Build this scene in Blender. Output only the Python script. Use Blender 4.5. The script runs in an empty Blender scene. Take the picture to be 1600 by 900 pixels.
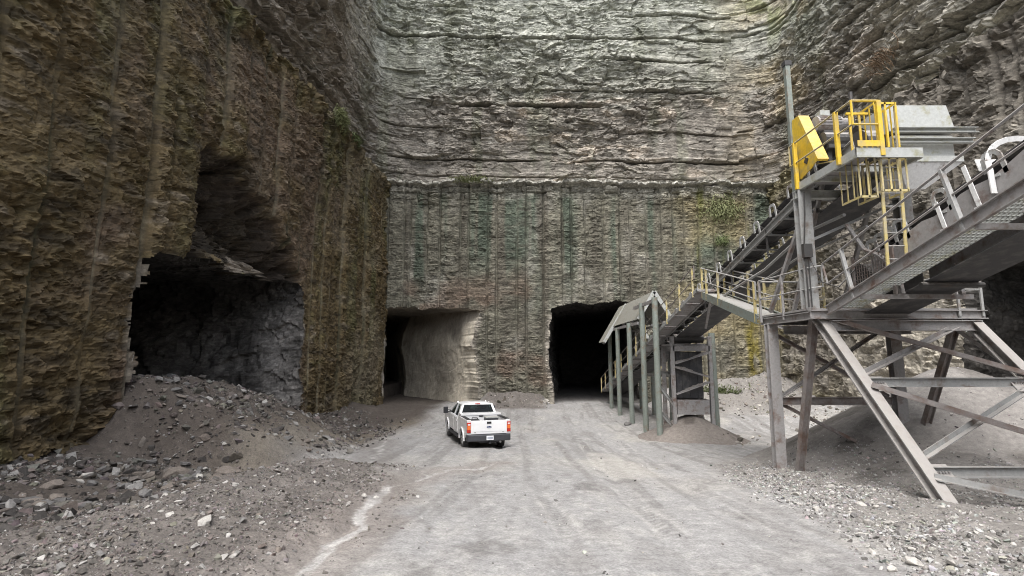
import bpy, math, random
import numpy as np
from mathutils import Vector, Matrix

# ------------------------------------------------------------------ camera, sky, sun, exposure
SC = bpy.context.scene
COL = SC.collection
R = math.radians
cam_data = bpy.data.cameras.new("camera")
cam_data.lens = 18.0
cam_data.sensor_width = 36.0
cam_data.clip_start = 0.1
cam_data.clip_end = 2000.0
cam = bpy.data.objects.new("camera", cam_data)
COL.objects.link(cam)
cam.location = (0.0, 0.0, 4.3)
cam.rotation_euler = (R(90 + 7.62), 0, 0)
SC.camera = cam

SUN_EL, SUN_AZ = 62.0, 205.0        # degrees; azimuth clockwise from +Y (north)
world = bpy.data.worlds.new("World")
SC.world = world
world.use_nodes = True
wn = world.node_tree
wn.nodes.clear()
sky = wn.nodes.new("ShaderNodeTexSky")
sky.sky_type = 'NISHITA'
sky.sun_disc = False
sky.sun_elevation = R(SUN_EL)
sky.sun_rotation = R(SUN_AZ)
sky.air_density = 1.0
sky.dust_density = 4.0
sky.ozone_density = 1.0
hsv = wn.nodes.new("ShaderNodeHueSaturation")
hsv.inputs['Saturation'].default_value = 0.36      # thin overcast: the blue is mostly veiled
bg = wn.nodes.new("ShaderNodeBackground")
bg.inputs['Strength'].default_value = 0.15
wo = wn.nodes.new("ShaderNodeOutputWorld")
wn.links.new(sky.outputs[0], hsv.inputs['Color'])
wn.links.new(hsv.outputs[0], bg.inputs['Color'])
wn.links.new(bg.outputs[0], wo.inputs['Surface'])

sun_data = bpy.data.lights.new("sun", 'SUN')
sun_data.energy = 0.85
sun_data.angle = R(50)
sun_data.color = (1.0, 0.985, 0.955)
sun = bpy.data.objects.new("sun", sun_data)
COL.objects.link(sun)
_az, _el = R(SUN_AZ), R(SUN_EL)
sd = Vector((math.sin(_az) * math.cos(_el), math.cos(_az) * math.cos(_el), math.sin(_el)))
sun.rotation_euler = sd.to_track_quat('Z', 'Y').to_euler()

SC.view_settings.view_transform = 'Standard'
SC.view_settings.look = 'None'
SC.view_settings.exposure = 1.6
SC.view_settings.gamma = 1.0
SC.view_settings.use_curve_mapping = False
SC.render.engine = 'CYCLES'
SC.cycles.use_denoising = True
SC.cycles.filter_width = 1.0
SC.cycles.max_bounces = 6
SC.cycles.diffuse_bounces = 5
SC.cycles.glossy_bounces = 2
SC.cycles.transmission_bounces = 4
SC.cycles.caustics_reflective = False
SC.cycles.caustics_refractive = False

rng = np.random.default_rng(7)
random.seed(7)


# ------------------------------------------------------------------ numpy noise
def _h(ix, iy, seed):
    n = (ix.astype(np.int64) * 374761393 + iy.astype(np.int64) * 668265263 + seed * 974711 + 12345) & 0xFFFFFFFF
    n = ((n ^ (n >> 13)) * 1274126177) & 0xFFFFFFFF
    n = ((n ^ (n >> 16)) * 2246822519) & 0xFFFFFFFF
    n = n ^ (n >> 15)
    return (n & 0xFFFFFF) / float(0x1000000)


def vn(x, y, seed=0):
    x, y = np.broadcast_arrays(np.asarray(x, float), np.asarray(y, float))
    ix = np.floor(x); iy = np.floor(y)
    fx = x - ix; fy = y - iy
    fx = fx * fx * fx * (fx * (fx * 6 - 15) + 10); fy = fy * fy * fy * (fy * (fy * 6 - 15) + 10)
    a = _h(ix, iy, seed); b = _h(ix + 1, iy, seed); c = _h(ix, iy + 1, seed); d = _h(ix + 1, iy + 1, seed)
    return (a + (b - a) * fx) * (1 - fy) + (c + (d - c) * fx) * fy


def fbm(x, y, octv=4, seed=0, gain=0.5):
    s = 0.0; amp = 1.0; tot = 0.0; f = 1.0
    for o in range(octv):
        s = s + amp * (vn(np.asarray(x) * f + o * 17.3, np.asarray(y) * f - o * 9.1, seed + o) - 0.5)
        tot += amp; amp *= gain; f *= 2.03
    return 2 * s / tot                                 # about -1..1


def ss(a, b, x):
    t = np.clip((x - a) / (b - a), 0, 1)
    return t * t * (3 - 2 * t)


def facets(u, v, seed, tilt=1.0, p=2.0):
    """broken rock: irregular cells, each a plane with its own offset and tilt; returns height and edge distance"""
    iu = np.floor(u); iv = np.floor(v)
    best = np.full(np.shape(u), 1e9); sec = best.copy(); val = np.zeros(np.shape(u))
    for du in (-1, 0, 1):
        for dv in (-1, 0, 1):
            cu = iu + du; cv = iv + dv
            dx = u - (cu + 0.5 + (_h(cu, cv, seed) - 0.5) * 0.9)
            dy = v - (cv + 0.5 + (_h(cu, cv, seed + 1) - 0.5) * 0.9)
            d = np.abs(dx) ** p + np.abs(dy) ** p
            w = _h(cu, cv, seed + 2) - 0.5 + tilt * ((_h(cu, cv, seed + 3) - 0.5) * dx + (_h(cu, cv, seed + 4) - 0.5) * dy)
            m = d < best
            sec = np.where(m, best, np.minimum(sec, d))
            val = np.where(m, w, val)
            best = np.where(m, d, best)
    return val, np.sqrt(sec) - np.sqrt(best)


def layers(u, z, h, seed, wmin=2.0, wmax=6.0, lean=0.35):
    """bedded rock: uneven beds split into blocks that stand proud or back"""
    zq = z / h + 0.38 * (vn(z / h * 0.7, z * 0 + 0.5, seed + 9) * 2 - 1) + 0.16 * fbm(u / h * 0.12, z / h * 0.5, 3, seed + 3)
    row = np.floor(zq); fr = zq - row
    w = h * (wmin + (wmax - wmin) * _h(row, row * 0, seed + 5))
    uq = u / w + 57.0 * _h(row, row * 0 + 3, seed + 6) + 0.22 * fbm(u * 0.7, z * 1.3, 2, seed + 7)
    colm = np.floor(uq); fu = uq - colm
    off = _h(row, colm, seed) - 0.5
    off = off + lean * (fr - 0.5) * (_h(row, colm, seed + 1) * 1.6 - 0.3) + 0.25 * (fu - 0.5) * (_h(row, colm, seed + 2) - 0.5) * 2
    e = np.minimum(np.minimum(fr, 1 - fr) * h, np.minimum(fu, 1 - fu) * w)
    return off, e, row, colm


# ------------------------------------------------------------------ materials
def new_mat(name):
    m = bpy.data.materials.new(name)
    m.use_nodes = True
    nt = m.node_tree
    nt.nodes.clear()
    out = nt.nodes.new("ShaderNodeOutputMaterial")
    p = nt.nodes.new("ShaderNodeBsdfPrincipled")
    nt.links.new(p.outputs[0], out.inputs[0])
    return m, nt, p


def N(nt, typ, **kw):
    n = nt.nodes.new(typ)
    for k, v in kw.items():
        if k.startswith("i_"):
            n.inputs[k[2:].replace("_", " ")].default_value = v
        else:
            setattr(n, k, v)
    return n


def mixc(nt, fac, a, b, blend='MIX'):
    n = nt.nodes.new("ShaderNodeMix")
    n.data_type = 'RGBA'
    n.blend_type = blend
    for sock, val in ((n.inputs[0], fac), (n.inputs[6], a), (n.inputs[7], b)):
        if hasattr(val, "is_linked"):
            nt.links.new(val, sock)
        elif isinstance(val, tuple):
            sock.default_value = (*val, 1) if len(val) == 3 else val
        else:
            sock.default_value = val
    return n.outputs[2]


def ramp(nt, val, lo, hi, c0=(0, 0, 0), c1=(1, 1, 1)):
    r = nt.nodes.new("ShaderNodeValToRGB")
    r.color_ramp.elements[0].position = lo
    r.color_ramp.elements[1].position = hi
    r.color_ramp.elements[0].color = (*c0, 1)
    r.color_ramp.elements[1].color = (*c1, 1)
    nt.links.new(val, r.inputs[0])
    return r.outputs[0]


def noise(nt, scale, detail=4, rough=0.6, vec=None, dist=0.0):
    n = N(nt, "ShaderNodeTexNoise")
    n.inputs['Scale'].default_value = scale
    n.inputs['Detail'].default_value = detail
    n.inputs['Roughness'].default_value = rough
    n.inputs['Distortion'].default_value = dist
    if vec is not None:
        nt.links.new(vec, n.inputs['Vector'])
    return n


def rock_mat(name, rough=0.85, fine=9.0, bump=0.5, contrast=0.55, spec=0.3, bdist=0.04, bed=1.0, facet=0.0):
    """stone: colour from the bed or film it carries, broken up by grain; bed > 1 squeezes the grain into level laminae"""
    m, nt, p = new_mat(name)
    geo = N(nt, "ShaderNodeNewGeometry")
    att = N(nt, "ShaderNodeAttribute", attribute_name="Col")
    mp = N(nt, "ShaderNodeMapping")
    mp.inputs['Scale'].default_value = (1, 1, bed)
    nt.links.new(geo.outputs['Position'], mp.inputs['Vector'])
    n1 = noise(nt, fine, 7, 0.72, mp.outputs[0])
    n2 = noise(nt, fine * 0.22, 5, 0.65, mp.outputs[0])
    c = mixc(nt, 1.0, att.outputs['Color'], ramp(nt, n1.outputs['Fac'], 0.28, 0.74, (1 - contrast,) * 3, (1 + contrast,) * 3), 'MULTIPLY')
    c = mixc(nt, 1.0, c, ramp(nt, n2.outputs['Fac'], 0.3, 0.75, (0.74, 0.73, 0.72), (1.25, 1.24, 1.2)), 'MULTIPLY')
    if facet:
        for sc, lo, hi in ((facet, 0.74, 1.26), (facet * 2.7, 0.8, 1.2)):
            v = N(nt, "ShaderNodeTexVoronoi")
            v.inputs['Scale'].default_value = sc
            wv_ = mixc(nt, 0.12, mp.outputs[0], n2.outputs['Color'], 'ADD')
            nt.links.new(wv_, v.inputs['Vector'])
            g_ = N(nt, "ShaderNodeSeparateColor")
            nt.links.new(v.outputs['Color'], g_.inputs[0])
            c = mixc(nt, 1.0, c, ramp(nt, g_.outputs[0], 0.0, 1.0, (lo,) * 3, (hi,) * 3), 'MULTIPLY')
    nt.links.new(c, p.inputs['Base Color'])
    p.inputs['Roughness'].default_value = rough
    p.inputs['Specular IOR Level'].default_value = spec
    b = N(nt, "ShaderNodeBump")
    b.inputs['Strength'].default_value = bump
    b.inputs['Distance'].default_value = bdist
    nt.links.new(n1.outputs['Fac'], b.inputs['Height'])
    nt.links.new(b.outputs[0], p.inputs['Normal'])
    return m


def metal_mat(name, base, dust=(0.33, 0.31, 0.29), rust=(0.13, 0.065, 0.04), rust_amt=0.3, dust_amt=0.7, rough=0.6, metallic=0.0, scale=3.0):
    """painted or galvanised steel with blotchy wear, rust and rock dust lying on whatever faces up"""
    m, nt, p = new_mat(name)
    geo = N(nt, "ShaderNodeNewGeometry")
    n1 = noise(nt, scale, 6, 0.65, geo.outputs['Position'])
    n2 = noise(nt, scale * 4.5, 5, 0.7, geo.outputs['Position'])
    c = mixc(nt, 1.0, base, ramp(nt, n2.outputs['Fac'], 0.25, 0.75, (0.8,) * 3, (1.15,) * 3), 'MULTIPLY')
    c = mixc(nt, ramp(nt, n1.outputs['Fac'], 0.60 - 0.25 * rust_amt, 0.74 - 0.1 * rust_amt), c, rust)
    sep = N(nt, "ShaderNodeSeparateXYZ")
    nt.links.new(geo.outputs['Normal'], sep.inputs[0])
    up = N(nt, "ShaderNodeMath", operation='MULTIPLY_ADD')
    nt.links.new(n2.outputs['Fac'], up.inputs[0])
    up.inputs[1].default_value = 0.7
    nt.links.new(sep.outputs['Z'], up.inputs[2])
    dm = ramp(nt, up.outputs[0], 0.55, 1.15)
    dd = N(nt, "ShaderNodeMath", operation='MULTIPLY')
    nt.links.new(dm, dd.inputs[0])
    dd.inputs[1].default_value = dust_amt
    c = mixc(nt, dd.outputs[0], c, dust)
    nt.links.new(c, p.inputs['Base Color'])
    p.inputs['Roughness'].default_value = rough
    p.inputs['Metallic'].default_value = metallic
    b = N(nt, "ShaderNodeBump")
    b.inputs['Strength'].default_value = 0.15
    b.inputs['Distance'].default_value = 0.01
    nt.links.new(n2.outputs['Fac'], b.inputs['Height'])
    nt.links.new(b.outputs[0], p.inputs['Normal'])
    return m


def plain_mat(name, base, rough=0.5, metallic=0.0, coat=0.0, var=0.12, scale=6.0, emit=0.0):
    m, nt, p = new_mat(name)
    tc = N(nt, "ShaderNodeTexCoord")
    n1 = noise(nt, scale, 5, 0.6, tc.outputs['Object'])
    c = mixc(nt, 1.0, base, ramp(nt, n1.outputs['Fac'], 0.3, 0.7, (1 - var,) * 3, (1 + var,) * 3), 'MULTIPLY')
    nt.links.new(c, p.inputs['Base Color'])
    p.inputs['Roughness'].default_value = rough
    p.inputs['Metallic'].default_value = metallic
    p.inputs['Coat Weight'].default_value = coat
    return m


M = {}
M['cliff'] = rock_mat('cliff_rock', 0.85, 6.5, 0.7, 0.38, 0.25, 0.04, 1.7, 2.0)
M['cliff_wet'] = rock_mat('damp_cliff_rock', 0.75, 7.0, 0.7, 0.40, 0.3, 0.035, 1.5, 2.6)
M['tunnel'] = rock_mat('dusty_tunnel_rock', 0.9, 5.0, 0.5, 0.28, 0.2, 0.04, 0.6)
M['ground'] = rock_mat('crushed_stone_ground', 0.9, 26.0, 0.7, 0.42, 0.25, 0.03)
M['sand'] = rock_mat('fines', 0.95, 30.0, 0.4, 0.22, 0.15, 0.015)
M['stone'] = rock_mat('loose_stone', 0.85, 22.0, 0.35, 0.35, 0.3, 0.02)
M['galv'] = metal_mat('galvanised_steel', (0.31, 0.312, 0.305), rust=(0.17, 0.13, 0.105), rust_amt=0.3, dust_amt=0.75)
M['steel'] = metal_mat('dusty_steel', (0.285, 0.275, 0.27), rust=(0.15, 0.10, 0.08), rust_amt=0.35, dust_amt=0.8)
M['rusty'] = metal_mat('rusted_steel', (0.23, 0.21, 0.20), rust=(0.13, 0.085, 0.065), rust_amt=0.7, dust_amt=0.8)
M['light_steel'] = metal_mat('pale_painted_steel', (0.38, 0.39, 0.375), rust=(0.24, 0.23, 0.13), rust_amt=0.3, dust_amt=0.55, rough=0.5)
M['white_steel'] = metal_mat('white_painted_steel', (0.72, 0.72, 0.71), rust_amt=0.05, dust_amt=0.3, rough=0.45)
M['green_post'] = metal_mat('grey_green_painted_pipe', (0.20, 0.225, 0.2), rust=(0.17, 0.12, 0.08), rust_amt=0.25, dust_amt=0.4)
M['canopy'] = metal_mat('weathered_canopy_sheet', (0.17, 0.17, 0.145), rust=(0.13, 0.11, 0.08), rust_amt=0.4, dust_amt=0.25)
M['yellow'] = metal_mat('safety_yellow_paint', (0.66, 0.45, 0.04), rust=(0.42, 0.33, 0.14), rust_amt=0.5, dust_amt=0.6, rough=0.45)
M['old_yellow'] = metal_mat('dusty_yellow_paint', (0.50, 0.41, 0.17), rust=(0.36, 0.33, 0.27), rust_amt=0.7, dust_amt=0.6, rough=0.6)
M['belt'] = metal_mat('rubber_belt', (0.05, 0.049, 0.052), rust=(0.11, 0.105, 0.10), rust_amt=0.5, dust_amt=0.5, rough=0.7)
M['sand_plain'] = plain_mat('settled_dust', (0.22, 0.2, 0.185), 0.95, var=0.25, scale=4.0)
M['dark'] = metal_mat('dark_grimy_steel', (0.05, 0.048, 0.047), rust=(0.08, 0.06, 0.05), rust_amt=0.3, dust_amt=0.85)


# ------------------------------------------------------------------ objects
def tag(o, label=None, cat=None, group=None, kind=None):
    if label: o['label'] = label
    if cat: o['category'] = cat
    if group: o['group'] = group
    if kind: o['kind'] = kind
    return o


def link_mesh(name, verts, faces, mat, parent=None, origin=(0, 0, 0), smooth=False, col=None):
    me = bpy.data.meshes.new(name)
    verts = np.asarray(verts, dtype=np.float64)
    if parent is not None:
        pass
    if isinstance(faces, np.ndarray):
        nf, k = faces.shape
        me.vertices.add(len(verts))
        me.vertices.foreach_set("co", verts.astype(np.float32).ravel())
        me.loops.add(nf * k)
        me.loops.foreach_set("vertex_index", faces.astype(np.int32).ravel())
        me.polygons.add(nf)
        me.polygons.foreach_set("loop_start", (np.arange(nf) * k).astype(np.int32))
        me.update(calc_edges=True)
        me.validate()
    else:
        me.from_pydata([tuple(v) for v in verts], [], faces)
        me.update()
    if col is not None:
        a = me.color_attributes.new("Col", 'FLOAT_COLOR', 'POINT')
        c4 = np.ones((len(verts), 4), np.float32)
        c4[:, :3] = col
        a.data.foreach_set("color", c4.ravel())
    me.polygons.foreach_set("use_smooth", np.full(len(me.polygons), smooth))
    if mat is not None:
        me.materials.append(mat)
    o = bpy.data.objects.new(name, me)
    COL.objects.link(o)
    if parent is not None:
        o.parent = parent
    return o


def empty(name, loc, rz=0.0):
    o = bpy.data.objects.new(name, None)
    o.empty_display_size = 0.3
    COL.objects.link(o)
    o.location = loc
    o.rotation_euler = (0, 0, rz)
    return o


class MB:
    """collects solids in world (or thing) coordinates and links them as one mesh; verts are shifted by the thing's location"""
    def __init__(self):
        self.v = []; self.f = []

    def add(self, vs, fs):
        b = len(self.v)
        self.v += [tuple(x) for x in vs]
        self.f += [tuple(i + b for i in f) for f in fs]
        return self

    def box(self, c, s, rot=None):
        sx, sy, sz = s[0] / 2, s[1] / 2, s[2] / 2
        vs = [Vector((x, y, z)) for z in (-sz, sz) for y in (-sy, sy) for x in (-sx, sx)]
        if rot is not None:
            vs = [rot @ v for v in vs]
        vs = [v + Vector(c) for v in vs]
        return self.add(vs, [(0, 2, 3, 1), (4, 5, 7, 6), (0, 1, 5, 4), (2, 6, 7, 3), (0, 4, 6, 2), (1, 3, 7, 5)])

    def bb(self, x0, x1, y0, y1, z0, z1):
        return self.box(((x0 + x1) / 2, (y0 + y1) / 2, (z0 + z1) / 2), (x1 - x0, y1 - y0, z1 - z0))

    def ext(self, p0, p1, prof, up=(0, 0, 1)):
        p0 = Vector(p0); p1 = Vector(p1)
        d = (p1 - p0).normalized()
        up = Vector(up)
        if abs(d.dot(up)) > 0.98:
            up = Vector((0, 1, 0)) if abs(d.y) < 0.9 else Vector((1, 0, 0))
        s = d.cross(up).normalized()
        u = s.cross(d).normalized()
        n = len(prof)
        vs = [p0 + s * a + u * b for a, b in prof] + [p1 + s * a + u * b for a, b in prof]
        fs = [(i, (i + 1) % n, n + (i + 1) % n, n + i) for i in range(n)]
        fs += [tuple(reversed(range(n))), tuple(range(n, 2 * n))]
        return self.add(vs, fs)

    def bar(self, p0, p1, w, h=None, up=(0, 0, 1)):
        h = h or w
        return self.ext(p0, p1, [(-w / 2, -h / 2), (w / 2, -h / 2), (w / 2, h / 2), (-w / 2, h / 2)], up)

    def tube(self, p0, p1, r, n=8):
        return self.ext(p0, p1, [(r * math.cos(2 * math.pi * i / n), r * math.sin(2 * math.pi * i / n)) for i in range(n)])

    def H(self, p0, p1, w, h, t=0.03, up=(0, 0, 1)):
        a, b, k = w / 2, h / 2, t / 2
        return self.ext(p0, p1, [(-a, -b), (a, -b), (a, -b + t), (k, -b + t), (k, b - t), (a, b - t), (a, b), (-a, b), (-a, b - t), (-k, b - t), (-k, -b + t), (-a, -b + t)], up)

    def C(self, p0, p1, w, h, t=0.02, up=(0, 0, 1), flip=1):
        b = h / 2
        pr = [(0, -b), (w, -b), (w, -b + t), (t, -b + t), (t, b - t), (w, b - t), (w, b), (0, b)]
        if flip < 0:
            pr = [(-x, y) for x, y in reversed(pr)]
        return self.ext(p0, p1, pr, up)

    def L(self, p0, p1, w, t=0.015, up=(0, 0, 1)):
        return self.ext(p0, p1, [(0, 0), (w, 0), (w, t), (t, t), (t, w), (0, w)], up)

    def path(self, pts, r, n=6):
        pts = [Vector(p) for p in pts]
        rings = []
        for i, p in enumerate(pts):
            d = (pts[min(i + 1, len(pts) - 1)] - pts[max(i - 1, 0)]).normalized()
            up = Vector((0, 0, 1)) if abs(d.z) < 0.95 else Vector((0, 1, 0))
            s = d.cross(up).normalized(); u = s.cross(d).normalized()
            rings.append([p + (s * math.cos(2 * math.pi * k / n) + u * math.sin(2 * math.pi * k / n)) * r for k in range(n)])
        vs = [v for rg in rings for v in rg]
        fs = [(i * n + k, i * n + (k + 1) % n, (i + 1) * n + (k + 1) % n, (i + 1) * n + k) for i in range(len(pts) - 1) for k in range(n)]
        fs += [tuple(reversed(range(n))), tuple(range((len(pts) - 1) * n, len(pts) * n))]
        return self.add(vs, fs)

    def prism(self, poly, axis, a, b):
        """poly of 2D points extruded along axis 'x','y' or 'z' between a and b"""
        n = len(poly)
        def put(p, t):
            return {'x': (t, p[0], p[1]), 'y': (p[0], t, p[1]), 'z': (p[0], p[1], t)}[axis]
        vs = [put(p, a) for p in poly] + [put(p, b) for p in poly]
        fs = [(i, (i + 1) % n, n + (i + 1) % n, n + i) for i in range(n)]
        fs += [tuple(reversed(range(n))), tuple(range(n, 2 * n))]
        return self.add(vs, fs)

    def build(self, name, mat, parent=None, smooth=False, bevel=0.0, root=None):
        v = np.array(self.v, float)
        if root is not None:
            v = v - np.array(root.location)
        o = link_mesh(name, v, self.f, mat, parent if parent is not None else root, smooth=smooth)
        bm_fix(o.data)
        if bevel > 0:
            md = o.modifiers.new("bevel", 'BEVEL')
            md.width = bevel; md.segments = 2; md.limit_method = 'ANGLE'
        return o


def bm_fix(me):
    import bmesh
    bm = bmesh.new()
    bm.from_mesh(me)
    bmesh.ops.recalc_face_normals(bm, faces=bm.faces)
    bm.to_mesh(me)
    bm.free()


# ------------------------------------------------------------------ the pit: layout
BENCH = 19.5                     # height of the bench that runs round the pit
TOP = 47.0
BACK_Y = 43.5
RIGHT_X = 22.7


def left_x(Y):
    return -12.2 + 0.052 * (Y - 18.0)


def inpoly(x, y, poly):
    inside = np.zeros(np.shape(x), bool)
    n = len(poly)
    for i in range(n):
        x0, y0 = poly[i]; x1, y1 = poly[(i + 1) % n]
        if y0 == y1:
            continue
        c = ((y0 > y) != (y1 > y)) & (x < (x1 - x0) * (y - y0) / (y1 - y0) + x0)
        inside ^= c
    return inside


def polydist(x, y, poly):
    d = np.full(np.shape(x), 1e9)
    n = len(poly)
    for i in range(n):
        x0, y0 = poly[i]; x1, y1 = poly[(i + 1) % n]
        ex, ey = x1 - x0, y1 - y0
        t = np.clip(((x - x0) * ex + (y - y0) * ey) / (ex * ex + ey * ey + 1e-12), 0, 1)
        d = np.minimum(d, np.hypot(x - x0 - t * ex, y - y0 - t * ey))
    return d


# tunnel mouths as outlines on their wall: (u, z), u = Y on the side walls, X on the back wall
T_LEFT = [(16.75, -0.5), (16.8, 3.4), (16.6, 5.2), (16.65, 6.6), (16.75, 7.6), (17.2, 7.95), (18.8, 8.0), (20.9, 8.1), (23.5, 8.2), (26.2, 8.35), (28.4, 8.45), (28.9, 7.4), (29.0, 5.6), (28.7, 3.4), (29.1, 1.4), (29.2, -0.5)]
T_MID = [(-10.7, -0.5), (-10.75, 4.0), (-10.8, 8.3), (-9.5, 8.45), (-6.5, 8.4), (-3.9, 8.35), (-2.7, 8.15), (-3.2, 6.6), (-3.4, 5.2), (-3.05, 3.4), (-2.85, 2.0), (-3.1, -0.5)]
T_BACK = [(3.45, -0.5), (3.5, 1.5), (3.15, 3.2), (3.1, 5.0), (3.25, 7.0), (3.35, 8.4), (5.4, 8.85), (7.5, 8.8), (8.8, 9.05), (10.4, 8.9), (10.7, 7.0), (10.6, 4.0), (10.8, -0.5)]
T_RIGHT = [(6.0, -0.5), (6.2, 6.0), (6.5, 9.6), (12.0, 10.2), (18.0, 9.9), (23.0, 9.3), (25.5, 8.6), (25.8, 6.0), (26.3, 3.0), (26.4, -0.5)]
RECESS = [(18.5, 7.6), (18.9, 9.6), (18.75, 11.9), (19.6, 12.9), (20.7, 13.0), (22.1, 13.15), (23.1, 11.9), (24.4, 11.8), (25.6, 11.0), (26.9, 10.2), (28.0, 9.3), (28.5, 8.3), (28.0, 7.4)]


def grooves(u, z, sp, seed, depth, rad):
    """half-casts of the pre-split drill holes, and the panels between them"""
    uc = u / sp + 0.05 * fbm(z * 0.05, u * 0.0 + 2.0, 2, seed) + 0.012 * z * 0.3 + 0.25
    k = np.floor(uc)
    jit = (_h(k, k * 0, seed + 1) - 0.5) * 0.62
    f = uc - k - 0.5 - jit
    dg = np.abs(f) * sp
    keep = ss(-0.30, 0.0, fbm(u * 0.0 + k * 3.7, z * 0.3, 3, seed + 2) + 0.18)
    side = np.where(f < 0, k - 1, k)
    pan = (_h(side, side * 0 + 5, seed + 3) - 0.5)
    cut = np.sqrt(np.clip(1 - (dg / rad) ** 2, 0, 1))
    return -depth * cut * keep, pan, dg, keep


def recess_depth(u, z):
    f0, _ = facets(u / 0.8, z / 0.6, 71, 1.2)
    w = 0.30 * fbm(u * 0.9, z * 0.9, 3, 72) + 0.45 * f0
    x, y = u + w, z + w * 0.6
    ins = inpoly(x, y, RECESS)
    dist = polydist(x, y, RECESS)
    f4, _ = facets(u / 0.9, z / 1.1, 81, 1.8)
    f5, _ = facets(u / 0.35, z / 0.3, 84, 1.4)
    return np.where(ins, ss(0, 0.35, dist) * (0.55 + 1.7 * ss(0.2, 1.9, dist) + 0.8 * f4 + 0.3 * f5), 0.0)


def d_left(u, z):
    big = 0.40 * fbm(u * 0.10, z * 0.10, 3, 11) + 0.12 * fbm(u * 0.45, z * 0.45, 3, 12)
    g, pan, dg, keep = grooves(u, z, 1.45, 20, 0.13, 0.085)
    a = fbm(u * 0.8, z * 0.8, 2, 13) * 0.3
    tilt = z + 0.05 * u
    f1, e1 = facets(u / 0.95 + a, tilt / 0.62 + a, 31, 2.0)
    l2, e2, _, _ = layers(u, tilt, 0.34, 41, 1.5, 5.0, 0.7)
    f2, _ = facets(u / 0.46 + 2 * a, tilt / 0.26 - a + u * 0.4, 44, 3.0)
    f3, _ = facets(u / 0.24 + a, tilt / 0.16 + u * 0.8, 51, 3.0)
    away = ss(0.015, 0.18, dg)
    rough = 0.55 + 0.6 * ss(-0.2, 0.4, fbm(u * 0.25, z * 0.3, 3, 54))
    d = big + 0.34 * pan * ss(0.0, 0.10, dg) + away * rough * (0.15 * f1 + 0.05 * l2 + 0.08 * f2 + 0.055 * f3) + g
    d = (d - g) * (1 - 0.75 * keep * (1 - ss(0.05, 0.16, dg))) + g + 0.12 * np.clip(dg, 0, 0.7)
    # ragged lip under the bench
    lip = ss(BENCH - 1.6, BENCH - 0.4, z)
    l1, el, _, _ = layers(u, z, 0.42, 61, 2, 5)
    d = d + lip * (0.45 * l1 + 0.1)
    d = d - recess_depth(u, z)
    # undercut foot of the near pillar
    foot = (1 - ss(0.9, 3.0, z)) * ss(11.5, 13.0, u) * (1 - ss(16.0, 16.8, u))
    f5, e5 = facets(u / 1.2, z / 0.7, 91, 1.5, 2.0)
    return d + foot * (0.7 * f5 - 0.25)


def d_back(u, z):
    big = 0.26 * fbm(u * 0.13, z * 0.11, 3, 111) + 0.10 * fbm(u * 0.5, z * 0.5, 3, 112)
    g, pan, dg, keep = grooves(u, z, 1.25, 120, 0.10, 0.075)
    a = fbm(u * 0.8, z * 0.8, 2, 113) * 0.3
    f1, e1 = facets(u / 1.0 + a, z / 0.5 + a, 131, 1.3, 2.6)
    l2, e2, _, _ = layers(u, z, 0.36, 141, 1.1, 2.8, 0.8)
    f2, _ = facets(u / 0.48 + a, z / 0.26, 148, 2.6)
    f3, e3 = facets(u / 0.26 + a, z / 0.16, 151, 2.6)
    away = ss(0.0, 0.14, dg)
    rough = 0.55 + 0.6 * ss(-0.2, 0.4, fbm(u * 0.3, z * 0.3, 3, 154))
    d = big + 0.20 * pan * ss(0, 0.10, dg) + away * rough * (0.09 * f1 + 0.12 * l2 + 0.05 * f2 + 0.03 * f3) + g
    d = (d - g) * (1 - 0.8 * keep * (1 - ss(0.03, 0.2, dg))) + g + 0.10 * np.clip(dg, 0, 0.6)
    lip = ss(BENCH - 2.8, BENCH - 0.6, z + 0.5 * fbm(u * 0.3, z * 0, 2, 155))
    l1, el, _, _ = layers(u, z, 0.5, 161, 1.6, 4.5, 0.4)
    d = d + lip * (0.42 * l1 + 0.06 * f2 + 0.50 * ss(BENCH - 0.32, BENCH - 0.22, z) - 0.10 * (1 - ss(0, 0.07, el)))
    return d


def d_right(u, z):
    big = 0.5 * fbm(u * 0.10, z * 0.12, 3, 211) + 0.15 * fbm(u * 0.5, z * 0.5, 3, 212)
    g, pan, dg, keep = grooves(u, z, 1.5, 220, 0.12, 0.12)
    f1, e1 = facets(u / 1.3, z / 0.7, 231, 1.4, 2.3)
    l2, e2, _, _ = layers(u, z, 0.4, 241, 1.5, 3.5, 0.5)
    f3, e3 = facets(u / 0.28, z / 0.18, 251, 1.0, 2.0)
    return big + 0.28 * pan * ss(0, 0.2, dg) + ss(0, 0.25, dg) * (0.26 * f1 + 0.2 * l2 + 0.07 * f3) + g + 0.4 * ss(BENCH - 1.5, BENCH - 0.3, z) * l2


NOTCH = [(22.2, -20, 60, 0.5, 0.055), (20.6, -30, 70, 0.2, 0.05), (24.9, 22, 40, 0.3, 0.05), (27.5, 8, 22, 0.75, 0.10), (28.9, 16, 33, 0.4, 0.06), (32.0, 20, 31, 0.7, 0.07), (34.2, -30, 42, 0.75, 0.075), (33.6, 38, 90, 0.7, 0.08), (36.6, 24, 60, 0.4, 0.06), (38.9, -30, 80, 0.5, 0.07), (24.2, -30, 2, 0.5, 0.06), (28.5, 46, 90, 0.8, 0.1), (31.0, 50, 90, 0.6, 0.08), (25.6, 48, 90, 0.6, 0.08), (25.3, -4, 8, 0.3, 0.05)]


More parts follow.
